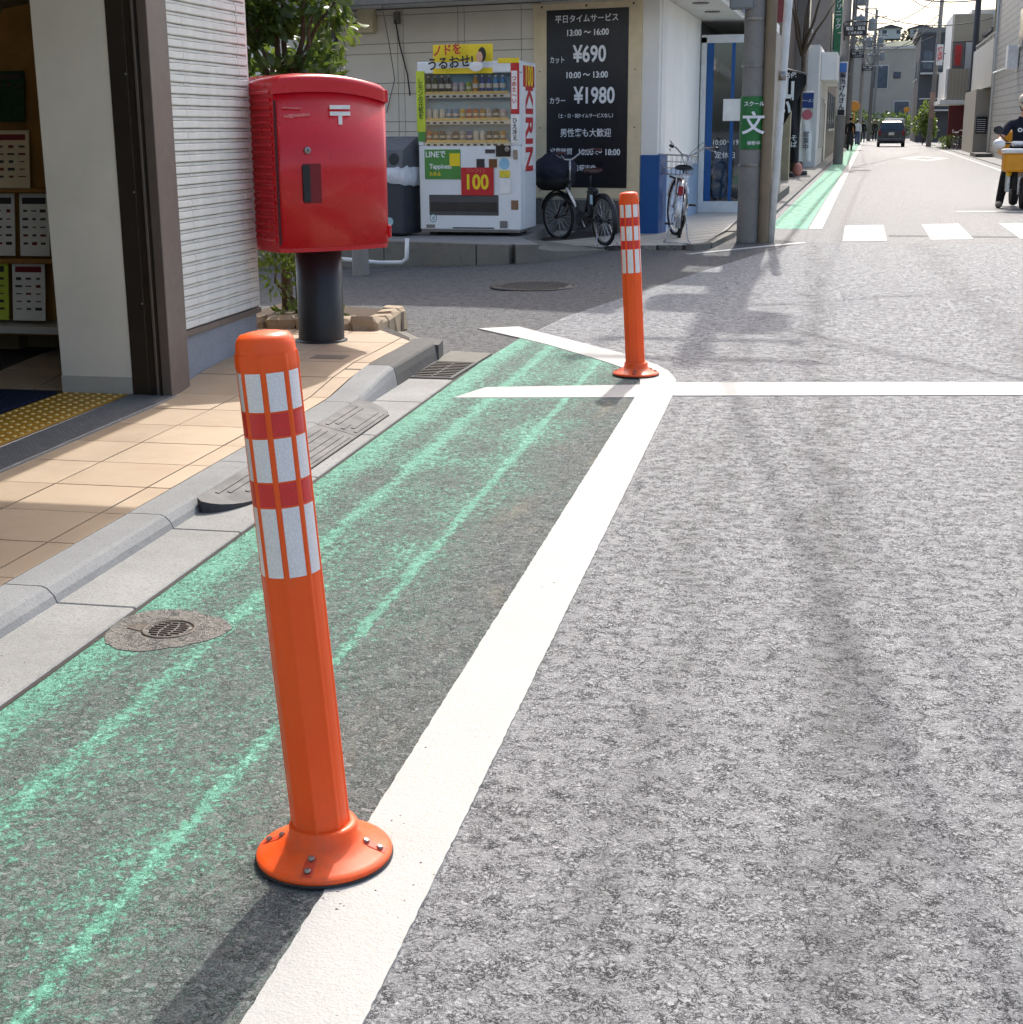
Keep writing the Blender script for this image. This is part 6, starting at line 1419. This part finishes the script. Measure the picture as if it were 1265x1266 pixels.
for s_ in (-1, 1):
    b = MB(); b.ball((s_*.40, -.09, .99), (.10, .10, .085), 14, 10); b.build('hand_cover', M_SCW, sc)
    mi_ = MB().tube([(s_*.26, -.1, 1.02), (s_*.38, -.12, 1.12), (s_*.42, -.12, 1.18)], .009, 6).build('mirror_stalk', M_SCD, sc); b = MB(); b.ball((s_*.43, -.12, 1.215), (.075, .02, .065), 16, 10); b.build('mirror', M_SCD, mi_)
b = MB(); b.bx(-.22, .22, .95, 1.45, .80, 1.2, .03); b.build('rear_box', M_SCY, sc)
rd = thing('person', 'person in navy T-shirt and pale helmet astride the delivery scooter', 'person', (sx0, sy0, .012))
M_NAVYT = pm('cloth_navy', (22, 26, 42), .9, var=.15, bump=.3, bscale=20); M_SHOE = pm('shoe_grey', (120, 116, 108), .7, var=.2, scale=20)
J = [(0, .40, .86, .13, .10), (0, .37, 1.06, .12, .09), (0, .31, 1.27, .14, .09), (0, .28, 1.40, .055, .055), (0, .25, 1.47, .05, .05), (0, .21, 1.56, .08, .09), (0, .20, 1.64, .075, .085)]
E_ = [(0, 1), (1, 2), (2, 3), (3, 4), (4, 5), (5, 6)]
for s_ in (-1, 1):
    o = len(J)
    if s_ < 0: J += [(-.12, .36, .82, .09), (-.24, .10, .50, .066), (-.29, .16, .13, .045), (-.295, .15, .06, .04), (-.32, .0, .04, .04, .03)]
    else: J += [(.12, .36, .82, .09), (.22, .0, .60, .066), (.17, .10, .38, .045), (.17, .09, .345, .04), (.17, -.06, .335, .04, .03)]
    E_ += [(0, o), (o, o+1), (o+1, o+2), (o+2, o+3), (o+3, o+4)]
    o = len(J); J += [(s_*.20, .30, 1.31, .055), (s_*.35, .16, 1.10, .042), (s_*.385, -.02, 1.02, .032), (s_*.39, -.06, 1.01, .03, .038), (s_*.39, -.12, .995, .024, .034)]; E_ += [(2, o), (o, o+1), (o+1, o+2), (o+2, o+3), (o+3, o+4)]
J = [j if len(j) == 5 else (*j, j[3]) for j in J]
bo = skin('body', J, E_, M_SKIN, rd, 2)
def zone(c):
    if c.z > 1.42: return 0
    if abs(c.x) > .20 and c.z > .9: return 1 if c.z > 1.13 else 0
    if c.z > .93: return 1
    return 2
dress(bo, zone, [M_NAVYT, M_BLK], J, 1.3)
for i in (11, 21): b = MB(); b.ball((J[i][0]*.98, J[i][1]+.06, J[i][2]+.012), (.055, .145, .05), 14, 8); b.build('shoe', M_SHOE, rd)
b = MB(); b.ball((0, .215, 1.655), (.125, .14, .125), 20, 12); b.v = [(x, y, max(z, 1.60 + (.03 if y < .15 else -.05))) for x, y, z in b.v]; hl = b.build('helmet', pm('helmet_beige', (206, 198, 180), .35), rd)
MB().box((0, .10, 1.63), (.2, .1, .012), .004, Matrix.Rotation(R(10), 4, 'X')).build('visor', M_SCD, hl); b = MB(); b.tube([(-.10, .2, 1.62), (-.075, .15, 1.52), (0, .125, 1.48), (.075, .15, 1.52), (.10, .2, 1.62)], .008, 6); b.build('chin_strap', M_DARK, hl)
MB().ball((0, .115, 1.56), (.016, .022, .024), 8, 6).build('nose', M_SKIN, rd); MB().box((0, .125, 1.515), (.05, .006, .01), .002).build('mouth', pm('lip', (150, 84, 76), .6), rd)
for s_ in (-1, 1): MB().ball((s_*.035, .122, 1.592), (.013, .006, .008), 8, 6).build('eye', M_DARK, rd)
text('osh', .13, M_TEXT, rd, (-.0, .165, 1.22), bold=.02, sx=1.1)
